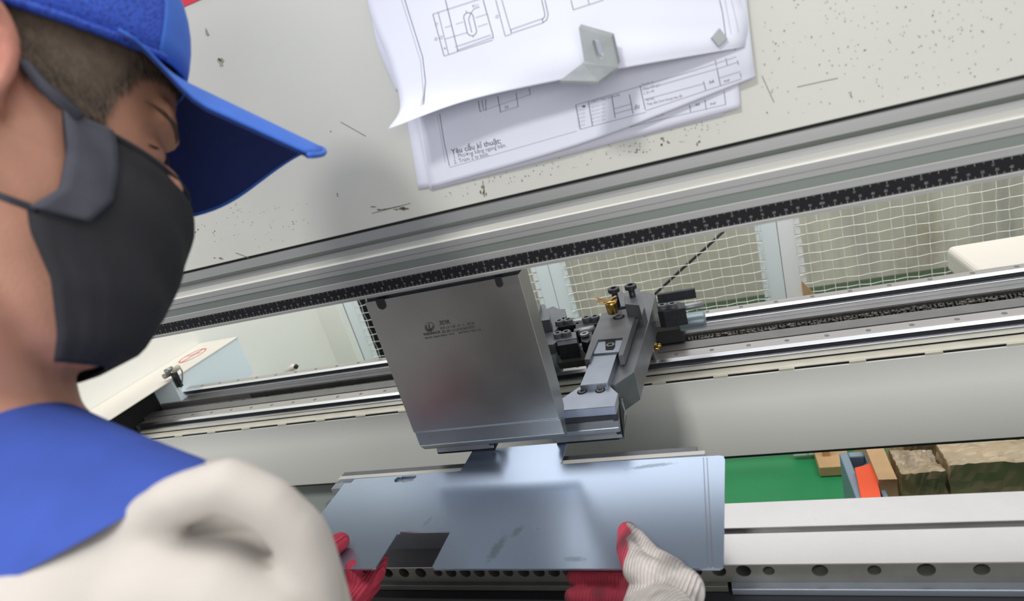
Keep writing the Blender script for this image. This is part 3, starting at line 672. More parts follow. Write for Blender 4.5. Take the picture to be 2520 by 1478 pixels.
fo = mesh_obj('foil_scrap', bm, mat('wood_brown_foil', (.75, .43, .18), .4, .1), bc); so = fo.modifiers.new('s', 'SOLIDIFY'); so.thickness = .0008

# ================================================================== LEFT SIDE FRAME
sf = thing('side_frame', 'white left side frame of the press brake behind the man', 'machine frame', (-1.5, 1.2, 0))
boxo('side_plate', -1.56, -1.50, .90, 1.88, 0, 2.4, WHITE, sf, bevel=.002)
boxo('front_edge_plate', -1.565, -1.495, .86, .90, 0, 2.4, mat('grey_white_edge', (.50, .50, .47), .4), sf, bevel=.002)
boxo('rear_panel', -1.52, -1.40, 1.86, 1.90, .3, 2.4, WHITE, sf, bevel=.002)
mb = thing('guard_box', 'white sheet metal guard box with a round red symbol above the left rail ends', 'machine cover', (-1.42, 1.0, H - .42))
bm = bmesh.new()                                   # folded top that runs forward, closed box at the back
box(bm, -1.499, -1.35, .72, 1.31, H - .425, H - .4225); mesh_obj('cover_top', bm, WARMWHITE, mb)
boxo('cover_body', -1.499, -1.352, 1.055, 1.308, H - .545, H - .425, mat('pale_blue_white_paint', (.74, .84, .88), .4), mb, bevel=.001)
sy = Print(on_plane('Z', H - .4219)); cc = [at(458, 879, 'Z', H - .42), at(491, 867, 'Z', H - .42)]
ctr = at(474, 874, 'Z', H - .4219); R0 = .021
ringp = []
bm = bmesh.new()
def flat_ring(bm, c, r, wd, n=32):
    a = [bm.verts.new(c + Vector((r * math.cos(2 * math.pi * k / n), r * math.sin(2 * math.pi * k / n) * 1.5, 0))) for k in range(n)]
    b = [bm.verts.new(c + Vector(((r - wd) * math.cos(2 * math.pi * k / n), (r - wd) * math.sin(2 * math.pi * k / n) * 1.5, 0))) for k in range(n)]
    for k in range(n): bm.faces.new([a[k], a[(k + 1) % n], b[(k + 1) % n], b[k]])
flat_ring(bm, ctr, .030, .0035)
for s in (1,): bm.faces.new([bm.verts.new(ctr + Vector(p)) for p in ((-.004, -.042, 0), (.001, -.042, 0), (.004, .042, 0), (-.001, .042, 0))])
for s in (1,): bm.faces.new([bm.verts.new(ctr + Vector(p)) for p in ((-.022, .0, 0), (.016, .012, 0), (.016, .016, 0), (-.022, .004, 0))])
mesh_obj('red_symbol', bm, mat('faded_red_print', (.72, .16, .14), .5), mb)
# light casting block at the rail end, sensor bracket, dark recess
eb = thing('end_block', 'small white machined block at the left end of the rails', 'machine part', (-1.3, .95, H - .45))
slab('block_top', [(262, 1000), (302, 968), (325, 972), (322, 985), (312, 998), (325, 1022), (306, 1024), (292, 1000), (276, 1008)], -.470, .014, mat('pale_cast_metal', (.72, .73, .78), .5, .1), eb, bevel=.001)
slab('block_foot', [(300, 1006), (322, 1000), (328, 1024), (306, 1028)], -.484, .05, mat('pale_cast_foot', (.34, .34, .31), .5, .2), eb, bevel=.001)
sb = thing('sensor_bracket', 'dark bent sensor bracket with two knobs and a thin hose above the left rails', 'bracket', (-1.3, 1.05, H - .45))
a = at(440, 953, 'Y', 1.06); b = at(424, 918, 'Y', 1.06); u = (b - a)
bm = bmesh.new(); s = Vector((.0085, 0, 0)); prism(bm, [a - s * 1.1, a + s * 1.1, b + s, b - s], (0, .008, 0)); mesh_obj('upright', bm, BLUEDD, sb, bevel=.001)
for px, py in ((419, 909), (414, 921)):
    c = at(px, py, 'Y', 1.058); tubeo('knob', [c + Vector((-.004, -.012, 0)), c + Vector((.001, .006, 0))], .0068, mat('grey_knob', (.30, .30, .28), .3, .6), sb, n=16)
c = at(434, 907, 'Y', 1.062); tubeo('fitting', [c - Vector((.010, 0, .004)), c + Vector((.008, 0, .004))], .0066, mat('cream_fitting', (.52, .50, .40), .5), sb, n=14)
hp = [at(x, y, 'Y', 1.066) for x, y in ((437, 906), (444, 906), (448, 912), (449, 925), (448, 940), (446, 953))]
tubeo('hose', hp, .0018, mat('grey_hose', (.25, .25, .22), .4), sb, n=8)
rc = boxo('cable_recess', -1.498, -1.425, .80, 1.05, H - .54, H - .43, VOIDB, mb); rc['label'] = 'black hollow under the guard box'
# lower cabinet panel behind the table on the left
lp = boxo('rear_cabinet', -1.48, -.16, 1.02, 1.50, .02, H - .70, mat('grey_green_panel', (.52, .57, .54), .35), bevel=.003)
tag(lp, 'pale grey-green cabinet below the backgauge beam at left', 'cabinet')
nv = thing('navy_cabinet', 'dark navy control cabinet at far left behind the man', 'cabinet', (-2.2, 1.1, 0))
boxo('cabinet_body', -2.6, -1.75, .95, 1.6, 0.02, 1.9, NAVY, nv, bevel=.004); boxo('cabinet_door', -2.55, -1.80, .935, .95, .1, 1.8, NAVY, nv, bevel=.004)
# small cable boot behind the rear rail
cb = bpy.data.objects.new('cable_gland', None); C.objects.link(cb); cb.parent = gb
c = at(722, 903, 'Y', 1.13); tubeo('gland_body', [c - Vector((.03, 0, .012)), c, c + Vector((.006, 0, 0))], [.006, .0085, .006], WARMWHITE, cb, n=14)
tubeo('gland_plug', [c + Vector((.006, 0, .002)), c + Vector((.012, 0, -.002))], [.0065, .005], BLACK, cb, n=12)
boxo('gland_foot', c.x - .034, c.x - .010, 1.098, 1.14, H - .53, c.z - .010, WARMWHITE, cb)

# right rear cover box
rb = thing('rear_cover', 'white rounded cover box behind the rails at the right edge', 'machine cover', (.8, 1.3, H - .5))
a = at(2328, 605, 'Y', 1.22); b = at(2520, 575, 'Y', 1.35)
zt = at(2380, 640, 'Y', 1.16).z
c_ = at(2326, 605, 'Y', 1.34)
boxo('cover_shell', c_.x, c_.x + .6, 1.14, 1.34, H - .56, c_.z, WARMWHITE, rb, bevel=.012, seg=4)
bp_ = thing('cardboard_piece', 'brown cardboard corner standing between the fence posts and the rear rail', 'cardboard', at(1985, 715, 'Y', 1.3))
_a = at(1998, 760, 'Y', 1.86); _b = at(1978, 760, 'Y', 1.86)
bm = bmesh.new(); prism(bm, [at(1972, 690, 'Y', 1.86), at(2003, 722, 'Y', 1.86), Vector((_a.x, 1.86, .005)), Vector((_b.x, 1.86, .005))], (0, .006, 0)); mesh_obj('board', bm, KRAFT, bp_)

# ================================================================== WIRE FENCE
FY = 1.90
def fence(x0, x1, label, postmat, wide=.045, left_post=True, right_post=True):
    t = thing('wire_fence_panel', label, 'fence', ((x0 + x1) / 2, FY, 0), 'white framed crimped wire fence panels')
    z0, z1 = .12, 1.75
    for n_, xa, xb in (('upright', x0, x0 + wide), ('upright', x1 - wide, x1)): boxo(n_, xa, xb, FY, FY + .03, z0 - .1, z1, postmat, t, bevel=.001)
    boxo('cross_rail', x0 + wide, x1 - wide, FY, FY + .03, z1 - wide, z1, postmat, t, bevel=.001); boxo('cross_rail', x0 + wide, x1 - wide, FY, FY + .03, z0 - .02, z0 + .02, postmat, t, bevel=.001)
    # welded flat tabs that hold the wire ends
    bm = bmesh.new()
    for s, xe in ((1, x0 + wide), (-1, x1 - wide)):
        for k in range(int((z1 - z0) / .0315)):
            z = z0 + k * .0315; box(bm, min(xe, xe + s * .016), max(xe, xe + s * .016), FY - .002, FY - .0005, z + .004, z + .0300)
    mesh_obj('weld_tabs', bm, postmat, t, kind='stuff')
    bm = bmesh.new(); r = .00105; P = .0315
    def wire(fn, L, ph):
        n = int(L / (P / 2)); pts = [fn(k * P / 2, 0.003 * (1 if (k + ph) % 2 else -1) if k % 2 == 0 else 0) for k in range(n + 1)]
        rings = []
        for p in pts:
            rings.append(p)
        prev = None
        for p in rings:
            d = [Vector((r, 0, 0)), Vector((0, -r, 0)), Vector((-r, 0, 0))] if ph >= 0 and fn.__name__ == 'v' else [Vector((0, 0, r)), Vector((0, -r, 0)), Vector((0, 0, -r))]
            cur = [bm.verts.new(p + q) for q in d] + [bm.verts.new(p + Vector((0, r, 0)))]
            if prev:
                for i in range(4): bm.faces.new([prev[i], prev[(i + 1) % 4], cur[(i + 1) % 4], cur[i]])
            prev = cur
    nx = int((x1 - x0 - 2 * wide) / P)
    for i in range(nx + 1):
        xx = x0 + wide + i * P
        def v(s, o, xx=xx, i=i): return Vector((xx + .0012 * math.sin(i * 1.7), FY - .004 + o * (1 if (i + round(s / P)) % 2 else -1), z0 + s))
        wire(v, z1 - z0, 0)
    nz = int((z1 - z0) / P)
    for j in range(nz + 1):
        zz_ = z0 + j * P
        def h(s, o, zz_=zz_, j=j): return Vector((x0 + wide + s, FY - .004 - o * (1 if (j + round(s / P)) % 2 else -1), zz_ + .0010 * math.sin(s * 40 + j)))
        wire(h, x1 - x0 - 2 * wide, 0)
    mesh_obj('crimped_wires', bm, WIRE, t, kind='stuff')
    return t
PA = at(1890, 700, 'Y', FY).x; PB = at(1930, 690, 'Y', FY).x; PC = at(1972, 700, 'Y', FY).x
QA = at(1328, 690, 'Y', FY).x; QC = at(1388, 690, 'Y', FY).x; QB = (QA + QC) / 2
LA = at(852, 760, 'Y', FY).x
fence(LA - .005, QB - .001, 'wire fence panel at left, dark gap behind it, partly behind the punch', POST)
fence(QB + .001, PB - .001, 'middle wire fence panel behind the backgauge, crossed by the black cable', POST)
fence(PB + .001, 2.2, 'right wire fence panel in front of the stained wall', POSTW)
dk = thing('dark_equipment', 'dark machine seen through the narrow left fence gap beside the punch', 'machine', (-1.35, 2.3, 0))
boxo('housing', -2.1, -1.44, 2.25, 2.7, .02, 1.6, mat('near_black_paint', (.02, .018, .02), .4), dk, bevel=.01)
for k, (x, z) in enumerate(((-1.52, .98), (-1.50, .90), (-1.50, .83))): boxo('copper_fitting', x, x + .03, 2.24, 2.25, z, z + .03, BRONZE, dk, bevel=.004)
tubeo('hanging_cable', [at(1790, 560, 'Y', 2.3), at(1740, 607, 'Y', 2.3), at(1680, 660, 'Y', 2.3), at(1622, 714, 'Y', 2.3), at(1560, 770, 'Y', 2.3), at(1520, 800, 'Y', 2.3), Vector((at(1480, 820, 'Y', 2.3).x, 2.3, .006))], .0055, BLACK)
tag(bpy.data.objects['hanging_cable'], 'black cable running diagonally behind the wire fence', 'cable')

# ================================================================== THINGS ON THE FLOOR BEHIND
def crumple(name, x0, x1, y0, y1, z0, z1, m, amp=.012, seed=0, n=9, rot=0):
    rg = random.Random(seed); bm = bmesh.new(); box(bm, x0, x1, y0, y1, z0, z1)
    bmesh.ops.subdivide_edges(bm, edges=bm.edges[:], cuts=n, use_grid_fill=True)
    waves = [(Vector((rg.gauss(0, 1), rg.gauss(0, 1), rg.gauss(0, 1))).normalized() * rg.uniform(14, 60), rg.uniform(0, 6)) for _ in range(9)]
    c = Vector(((x0 + x1) / 2, (y0 + y1) / 2, (z0 + z1) / 2)); R = Matrix.Rotation(rot, 3, 'Z')
    for v in bm.verts:
        s = sum(abs(math.sin(v.co.dot(k) + p)) for k, p in waves) / 9 - .6
        d = (v.co - c).normalized(); v.co += d * s * amp * 2.2 + Vector((rg.uniform(-1, 1), rg.uniform(-1, 1), rg.uniform(-1, 1))) * amp * .10
        v.co = c + R @ (v.co - c); v.co.z = max(v.co.z, z0 + .0)
    return mesh_obj(name, bm, m, None, bevel=0)
def onto(name, label, cat, p_left, p_right, zt, depth, zb, m, seed, amp=.01, group=None, rot=0):
    a = at(*p_left, 'Z', zt); b = at(*p_right, 'Z', zt)
    o = crumple(name, a.x, b.x, a.y, a.y + depth, zb, zt, m, amp, seed, rot=rot); tag(o, label, cat, group); return o
PG = 'brown taped parcels on the floor behind the table'
def rowp(label, x0, x1, yt, Y0, Y1, m, seed, amp, zb=.02):
    a = at(x0, yt, 'Y', Y0); b = at(x1, yt, 'Y', Y0); o = crumple('wrapped_parcel', a.x, b.x, Y0, Y1, zb, a.z, m, amp, seed, n=13); tag(o, label, 'parcel', PG)
rowp('squat brown taped parcel right of the tan kraft box, front row of the pile', 2218, 2326, 1166, 1.38, 1.47, TAPE, 1, .014)
rowp('long pale taped parcel at the right of the front row of the pile', 2338, 2570, 1146, 1.38, 1.47, TAPE2, 2, .014)
rowp('dark crumpled parcel in the back row, left one above the squat parcel', 2222, 2325, 1075, 1.515, 1.70, TAPE, 3, .016)
rowp('broad crumpled parcel in the back row, right one above the long pale parcel', 2340, 2640, 1060, 1.515, 1.72, TAPE, 4, .016)
onto('kraft_box', 'upright light tan kraft box between orange board and taped parcels', 'box', (2166, 1180), (2212, 1178), .40, .30, .02, KRAFT, 8, .003, rot=-.02)
a = at(2016, 1150, 'Z', .04); b = at(2074, 1148, 'Z', .04)
o = boxo('cardboard_carton', a.x, b.x + .03, a.y, a.y + .30, .004, .04, KRAFT, bevel=.002); tag(o, 'flat brown cardboard carton on the green floor left of the grey-blue crate', 'carton')
cr_ = thing('plastic_crate', 'grey-blue plastic crate with a blue liner left of the orange board', 'crate', (at(2110, 1160, 'Y', 1.4).x, 1.4, 0))
ztop = .37
c0 = at(2074, 1112, 'Z', ztop); c1 = at(2168, 1180, 'Z', .38); c2 = at(2098, 1230, 'Z', ztop)
bm = bmesh.new()
x0, x1, y1, y0 = at(2082, 1160, 'Z', ztop).x, at(2160, 1160, 'Z', ztop).x, c0.y, c2.y - .10
for q in ((x0, x0 + .020, y0, y1), (x1 - .012, x1, y0, y1), (x0 + .020, x1 - .012, y1 - .02, y1), (x0 + .020, x1 - .012, y0, y0 + .02), (x0 + .020, x1 - .012, y0 + (y1 - y0) * .45, y0 + (y1 - y0) * .45 + .018)): box(bm, q[0], q[1], q[2], q[3], 0.005, ztop)
mesh_obj('crate_shell', bm, CRATE, cr_, bevel=.004)
boxo('blue_liner', x0 + .022, x1 - .014, y0 + .022, y1 - .022, .01, ztop - .05, CRATEB, cr_)
bm = bmesh.new(); bmesh.ops.create_uvsphere(bm, u_segments=24, v_segments=12, radius=.042, matrix=Matrix.Translation((x0 + .062, y1 - .075, ztop - .022)) @ Matrix.Diagonal((.8, 1, .7, 1)))
o = mesh_obj('wrapped_reel', bm, mat('clear_wrap_reel', (.30, .34, .38), .15, .2, noise=.5, nscale=25, coat=.8), smooth=True); tag(o, 'glossy film-wrapped reel lying in the grey-blue crate', 'reel')
o0 = at(2103, 1150, 'Z', ztop + .016); o1 = at(2150, 1138, 'Z', ztop + .016); o2 = at(2169, 1225, 'Z', ztop + .016); o3 = at(2120, 1228, 'Z', ztop + .016)
bm = bmesh.new(); prism(bm, [o0, o1, o2 + (o2 - o1) * .3, o3 + (o3 - o0) * .3], (0, 0, -.012)); ob = mesh_obj('orange_board', bm, ORANGE, bevel=.001); tag(ob, 'bright orange board lying across the grey-blue crate', 'board')

# ================================================================== PAPERS ON THE RAM
def catmull(P, t):
    n = len(P) - 1; t = min(max(t, 0), .99999) * n; i = int(t); f = t - i
    g = lambda k: P[k] if 0 <= k <= n else (2 * P[0] - P[1] if k < 0 else 2 * P[n] - P[n - 1])
    p0, p1, p2, p3 = g(i - 1), g(i), g(i + 1), g(i + 2)
    return .5 * ((2 * p1) + (p2 - p0) * f + (2 * p0 - 5 * p1 + 4 * p2 - p3) * f * f + (3 * p1 - p0 - 3 * p2 + p3) * f ** 3)
def paper(name, label, grid, nu=36, nv=36, group='technical drawings on the ram'):
    """grid rows (top to bottom) of (pixel x, pixel y, distance in front of the ram plate in metres)"""
    G = [[np.array(at(x, y, 'Y', .5845 - d)) for x, y, d in row] for row in grid]
    vs = []
    for j in range(nv + 1):
        row = [catmull([g[i] for g in G], j / nv) for i in range(len(G[0]))]
        for i in range(nu + 1): vs.append(Vector(catmull(row, i / nu)))
    fs = [(j * (nu + 1) + i, j * (nu + 1) + i + 1, (j + 1) * (nu + 1) + i + 1, (j + 1) * (nu + 1) + i) for j in range(nv) for i in range(nu)]
    me = bpy.data.meshes.new(name); me.from_pydata(vs, [], fs); o = link(name, me, PAPER, smooth=True)
    s = o.modifiers.new('s', 'SOLIDIFY'); s.thickness = .00018
    tag(o, label, 'paper', group); return o, on_mesh(vs, fs)
# bottom sheet, peeking out at the lower edge
pa, _ = paper('drawing_sheet', 'lowest white paper sheet, its plain lower left edge showing', [[(930, -260, .0006), (1400, -380, .0006), (1700, -440, .0006)], [(985, 180, .0006), (1390, 80, .0006), (1790, -10, .0008)], [(1030, 467, .0010), (1430, 372, .0008), (1780, 284, .0012)]])
pb, fb_ = paper('drawing_sheet', 'white drawing sheet with a cut off A4 title block, second from the bottom', [[(960, -260, .0016), (1430, -380, .0016), (1760, -440, .0016)], [(1005, 180, .0016), (1420, 70, .0016), (1800, 0, .003)], [(1058, 468, .0018), (1440, 370, .0018), (1822, 265, .0040)]])
pc, fc_ = paper('drawing_sheet', 'white drawing sheet with bold heading and title block, below the curled top sheet', [[(950, -260, .0026), (1440, -380, .0026), (1800, -440, .003)], [(1010, 150, .0026), (1440, 60, .003), (1835, -30, .006)], [(1040, 330, .0028), (1450, 240, .004), (1850, 120, .010)], [(1062, 462, .0030), (1440, 350, .0100), (1860, 190, .0060)]])
pe, _ = paper('drawing_sheet', 'white drawing sheet just under the top sheet, its left edge fanned out', [[(908, -260, .008), (1440, -380, .004), (1780, -440, .004)], [(918, 60, .008), (1440, 20, .005), (1770, -60, .004)], [(975, 225, .010), (1430, 130, .012), (1770, 30, .006)]])
pd, fd_ = paper('drawing_sheet', 'top drawing sheet curling forward, slotted part drawn on it', [
    [(905, -260, .012), (1150, -330, .012), (1400, -390, .008), (1790, -440, .008)],
    [(905, 0, .012), (1130, -60, .014), (1400, -100, .012), (1812, -60, .008)],
    [(962, 165, .020), (1170, 105, .026), (1420, 60, .022), (1838, 50, .010)],
    [(985, 262, .030), (1180, 205, .034), (1430, 140, .030), (1834, 96, .012)],
    [(955, 318, .050), (1160, 245, .040), (1480, 178, .030), (1832, 116, .011)]])
# print on the top sheet
pr = Print(fd_); pl = Print(fd_)
pr.poly([(1065, 35), (1093, 138)], 1.8); pr.poly([(1078, 30), (1104, 134)], 1.5)
pr.poly([(1096, 0), (1127, 126)], 2.0); pr.poly([(1189, 0), (1213, 86), (1214, 95)], 2.0)
for a in [((1065, 35), (1186, -4)), ((1093, 138), (1213, 98)), ((1120, 116), (1208, 86)), ((1124, 124), (1212, 92))]: pl.line(*a[0], *a[1], 3.0)
for a in [((1095, 68), (1140, 54)), ((1095, 96), (1150, 80)), ((1170, 44), (1200, 34)), ((1176, 66), (1200, 58))]: pl.line(*a[0], *a[1], 2.5)
so_ = []
for t in np.linspace(math.pi, 2 * math.pi, 9): so_.append((1155 + 12 * math.cos(t) - 2, 43 + 12 * math.sin(t)))
for t in np.linspace(0, math.pi, 9): so_.append((1161 + 12 * math.cos(t), 76 + 12 * math.sin(t)))
so_.append(so_[0]); pr.poly(so_, 1.9); pr.poly([(1158, 34), (1153, 47), (1161, 80)], 1.7); pr.poly([(1158, 34), (1166, 22), (1180, 17)], 1.4); pr.line(1147, 25, 1148, 33, 1.4); pr.line(1164, 88, 1165, 93, 1.4)
pr.text('R11', 1163, 19, 10, -12); pr.text('12', 1076, 66, 10, -75); pr.text('35', 1075, 102, 10, -75); pr.text('22', 1088, 98, 10, -75); pr.text('8', 1097, 122, 9, -75)
pr.poly([(1220, 0), (1243, 88)], 1.6); pr.poly([(1235, 0), (1258, 80)], 1.6); pr.text('32', 1225, 47, 10, -75)
pr.poly([(1333, 0), (1340, 30), (1341, 40), (1335, 47)], 1.9); pr.poly([(1341, 0), (1349, 35), (1346, 48), (1336, 56)], 1.9)
for a in [((1257, 73), (1334, 46)), ((1258, 82), (1336, 56)), ((1243, 89), (1258, 84))]: pl.line(*a[0], *a[1], 3.0)
pr.line(1257, 73, 1258, 82, 1.8); pr.line(1334, 46, 1336, 56, 1.8)
pr.poly([(1405, 0), (1411, 25)], 1.8); pr.line(1446, -4, 1450, 10, 1.6); pl.line(1411, 24, 1485, 0, 3)
pl.poly([(982, -20), (1010, 70), (1035, 150), (1042, 230), (1036, 262)], 1.6); pr.poly([(990, -20), (1018, 70), (1040, 140), (1047, 200), (1042, 258)], 1.8)
pr.poly([(1771, 0), (1778, 30), (1786, 88)], 1.8); pl.poly([(1784, 0), (1800, 85)], 1.4); pl.poly([(1800, 0), (1812, 50), (1818, 80)], 1.4)
pr.build('printed_lines', INK, pd, kind='stuff'); pl.build('pale_printed_lines', INKL, pd, kind='stuff')
# print on the sheet below
pr = Print(fc_); pl = Print(fc_)
pr.text('Yêu cầu kĩ thuật:', 1112, 380, 19, -13, .015, .93)
pr.text('1. Phương bằng ngang bản.', 1116, 391, 14.5, -13, 0, .84); pr.text('2. Trùm 2 ty bình.', 1118, 403, 14.5, -13, 0, .84)
pr.poly([(1082, 280), (1092, 345), (1106, 408)], 1.6); pl.poly([(1076, 282), (1096, 400)], 1.2); pl.line(1106, 412, 1420, 322, 1.6)
pr.line(1225, 237, 1232, 277, 1.8); pr.line(1177, 248, 1182, 276, 1.8); pr.line(1186, 246, 1190, 272, 1.5); pr.line(1195, 244, 1196, 272, 1.5); pr.line(1270, 228, 1275, 262, 1.6); pl.line(1230, 276, 1276, 262, 2); pr.text('24', 1242, 268, 10, -13)
pr.line(1302, 216, 1305, 234, 1.5); pl.line(1182, 274, 1305, 232, 1.4)
for a in [((1417, 258), (1428, 318)), ((1448, 250), (1458, 310)), ((1506, 240), (1514, 290)), ((1549, 232), (1558, 280)), ((1575, 210), (1588, 270)), ((1760, 148), (1773, 210)), ((1786, 143), (1790, 162)), ((1808, 118), (1824, 190)), ((1731, 200), (1737, 222))]: pr.line(*a[0], *a[1], 1.8)
for a in [((1417, 258), (1700, 176)), ((1700, 176), (1812, 140)), ((1510, 268), (1552, 256)), ((1512, 280), (1555, 268)), ((1580, 222), (1762, 170)), ((1586, 245), (1735, 205)), ((1764, 170), (1818, 152)), ((1770, 192), (1822, 176)), ((1428, 318), (1590, 276)), ((1590, 272), (1825, 194))]: pl.line(*a[0], *a[1], 2.2)
pr.text('CÔNG TY TNHH THƯƠNG MẠI', 1453, 254, 8.5, -14, 0, .62); pr.text('Tên bản vẽ', 1580, 212, 9, -15, 0, .7); pr.text('Thép chấn góc', 1583, 222, 9, -15, 0, .8); pr.text('C 20 x 40', 1584, 233, 9, -15, 0, .75)
pr.text('A4', 1746, 207, 12, -16, .01, .9); pr.text('PNP', 1782, 204, 8.5, -16); pr.text('Vật liệu', 1589, 249, 8.5, -14, 0, .8); pr.text('Thép tấm 2mm khung máy cắt', 1592, 260, 9, -14, 0, .8)
pr.text('dha', 1560, 271, 17, -20, 0, .6, .4)
for k in range(5):
    pl.text('1234 5678', 1421, 275 + k * 9.5, 6.5, -14, 0, .7); pl.text('ngày ký tên  duyệt', 1455, 266 + k * 9.3, 6.5, -14, 0, .75)
blotch(pr, 1436, 262, 6, 4)
pr.build('printed_lines', INK, pc, kind='stuff'); pl.build('pale_printed_lines', INKL, pc, kind='stuff')
pr = Print(fb_); pl = Print(fb_)
pr.line(1697, 258, 1700, 278, 1.6); pr.line(1735, 246, 1738, 270, 1.6); pr.line(1782, 225, 1786, 258, 1.6); pr.text('A4', 1712, 262, 11, -14, .01, .85); pr.text('PNP', 1748, 260, 8.5, -14)
pl.line(1550, 312, 1786, 257, 2); pl.text('khung máy cắt thép tấm', 1570, 300, 8, -14, 0, .85); pr.line(1551, 306, 1552, 314, 1.6)
pr.build('printed_lines', INK, pb, kind='stuff'); pl.build('pale_printed_lines', INKL, pb, kind='stuff')

# L-shaped sample bracket held on the papers
br = thing('sample_bracket', 'galvanised L bracket with a slot stuck on the top drawing', 'bracket', at(1475, 120, 'Y', .54))
YB = .545
def bp(x, y, d=0): return at(x, y, 'Y', YB + d)
outl = [(1424, 68), (1505, 91), (1521, 160), (1516, 168), (1438, 152)]
# plate with slot via triangle fill
def extr_fill(name, outer, inner, d, m, parent, bevel=0):
    bm = bmesh.new()
    for lp_ in [outer] + inner:
        vs = [bm.verts.new(p) for p in lp_]
        for i in range(len(vs)): bm.edges.new((vs[i], vs[(i + 1) % len(vs)]))
    bmesh.ops.triangle_fill(bm, edges=bm.edges[:], use_beauty=True)
    ex = bmesh.ops.extrude_face_region(bm, geom=bm.faces[:])
    for v in [g for g in ex['geom'] if isinstance(g, bmesh.types.BMVert)]: v.co += Vector(d)
    return mesh_obj(name, bm, m, parent)
slot = []
for t in np.linspace(math.pi, 2 * math.pi, 10): slot.append((1468 + 10.5 * math.cos(t), 108 + 10 * math.sin(t) + (math.cos(t) * 2)))
for t in np.linspace(0, math.pi, 10): slot.append((1476 + 10.5 * math.cos(t), 135 + 10 * math.sin(t) + (math.cos(t) * 2)))
extr_fill('slotted_leg', [bp(*q) for q in outl], [[bp(*q) for q in slot]], (.0022, .0018, .0022), GALV, br)
bm = bmesh.new()
f0, f1_ = bp(1438, 150), bp(1519, 165); g0, g1_ = at(1378, 198, 'Y', YB - .030), at(1472, 200, 'Y', YB - .030)
mid = [(f0 * .9 + g0 * .1) + Vector((0, 0, -.0005)), (f1_ * .9 + g1_ * .1) + Vector((0, 0, -.0005))]
prism(bm, [f0, f1_, mid[1], g1_, g0, mid[0]], (0, .0003, -.0022)); mesh_obj('bottom_leg', bm, GALV, br)
mg = thing('paper_magnet', 'small grey diamond-turned magnet near the right edge of the top drawing', 'magnet', at(1770, 93, 'Y', .56))
bm = bmesh.new(); prism(bm, [at(x, y, 'Y', .570) for x, y in ((1770, 69), (1790, 95), (1768, 116), (1749, 93))], (0, -.003, 0)); mesh_obj('magnet_body', bm, GALV, mg, bevel=.0004)

# ================================================================== PERSON
HO = Vector((-0.38989862, 0.26111167, H + 0.05984445))
HR = Matrix(((0.362, 0.004, 0.932), (0.747, 0.597, -0.292), (-0.558, 0.802, 0.213)))
def hp_(f, u, s): return HO + HR @ Vector((f, u, s))          # head frame: forward, up, his right

per = thing('person', 'person in blue cap, black mask, blue vest and red-white gloves bending over the sheet', 'person', (-.42, .1, 0))

def capsule(bm, p1, r1, p2, r2):
    t = bmesh.new(); p1, p2 = Vector(p1), Vector(p2)
    for p, r in ((p1, r1), (p2, r2)): bmesh.ops.create_icosphere(t, subdivisions=3, radius=r, matrix=Matrix.Translation(p))
    res = bmesh.ops.convex_hull(t, input=t.verts[:]); 
    bmesh.ops.delete(t, geom=[g for g in res['geom_interior'] if isinstance(g, bmesh.types.BMVert)], context='VERTS')
    me = bpy.data.meshes.new('t'); t.to_mesh(me); t.free(); bm.from_mesh(me); bpy.data.meshes.remove(me)
def chain(bm, pts):
    for (a, ra), (b, rb) in zip(pts, pts[1:]): capsule(bm, a, ra, b, rb)
def ellip(bm, c, rad, rot=None):
    m = Matrix.Translation(c) @ (rot.to_4x4() if rot else Matrix.Identity(4)) @ Matrix.Diagonal((*rad, 1))
    bmesh.ops.create_icosphere(bm, subdivisions=3, radius=1, matrix=m)
def remesh(name, bm, voxel, m, parent, smooth_it=6, tint=None, cut=None, decim=None, kind=None, label=None, disp=None):
    me = bpy.data.meshes.new(name); bmesh.ops.recalc_face_normals(bm, faces=bm.faces); bm.to_mesh(me); bm.free()
    o = bpy.data.objects.new(name, me); C.objects.link(o)
    r = o.modifiers.new('r', 'REMESH'); r.mode = 'VOXEL'; r.voxel_size = voxel
    s = o.modifiers.new('s', 'SMOOTH'); s.factor = .5; s.iterations = smooth_it
    bpy.context.view_layer.update()
    me2 = bpy.data.meshes.new_from_object(o.evaluated_get(bpy.context.evaluated_depsgraph_get()))
    bpy.data.objects.remove(o); bpy.data.meshes.remove(me); me2.name = name; me2.materials.clear()
    if cut:
        b = bmesh.new(); b.from_mesh(me2)
        for co, no in cut: bmesh.ops.bisect_plane(b, geom=b.verts[:] + b.edges[:] + b.faces[:], plane_co=co, plane_no=no, clear_outer=True)
        b.to_mesh(me2); b.free()
    n = len(me2.vertices); co = np.empty(n * 3, 'f'); me2.vertices.foreach_get('co', co); co = co.reshape(-1, 3)
    if disp is not None:
        no = np.empty(n * 3, 'f'); me2.vertices.foreach_get('normal', no); no = no.reshape(-1, 3); co = co + no * disp(co)[:, None]; me2.vertices.foreach_set('co', co.astype('f').ravel())
    if tint is not None:
        col = np.ones((n, 4), 'f'); col[:, :3] = tint(co); a = me2.color_attributes.new('tint', 'FLOAT_COLOR', 'POINT'); a.data.foreach_set('color', col.ravel())
    return link(name, me2, m, parent, smooth=True, kind=kind, label=label)
def wav(co, seed, fmin, fmax, n=10):
    g = np.random.default_rng(seed); r = np.zeros(len(co))
    for _ in range(n):
        k = g.normal(size=3); k = k / np.linalg.norm(k) * g.uniform(fmin, fmax); r += np.sin(co @ k + g.uniform(0, 6.28))
    return r / n
def to_head(co):
    return (co - np.array(HO)) @ np.array(HR)

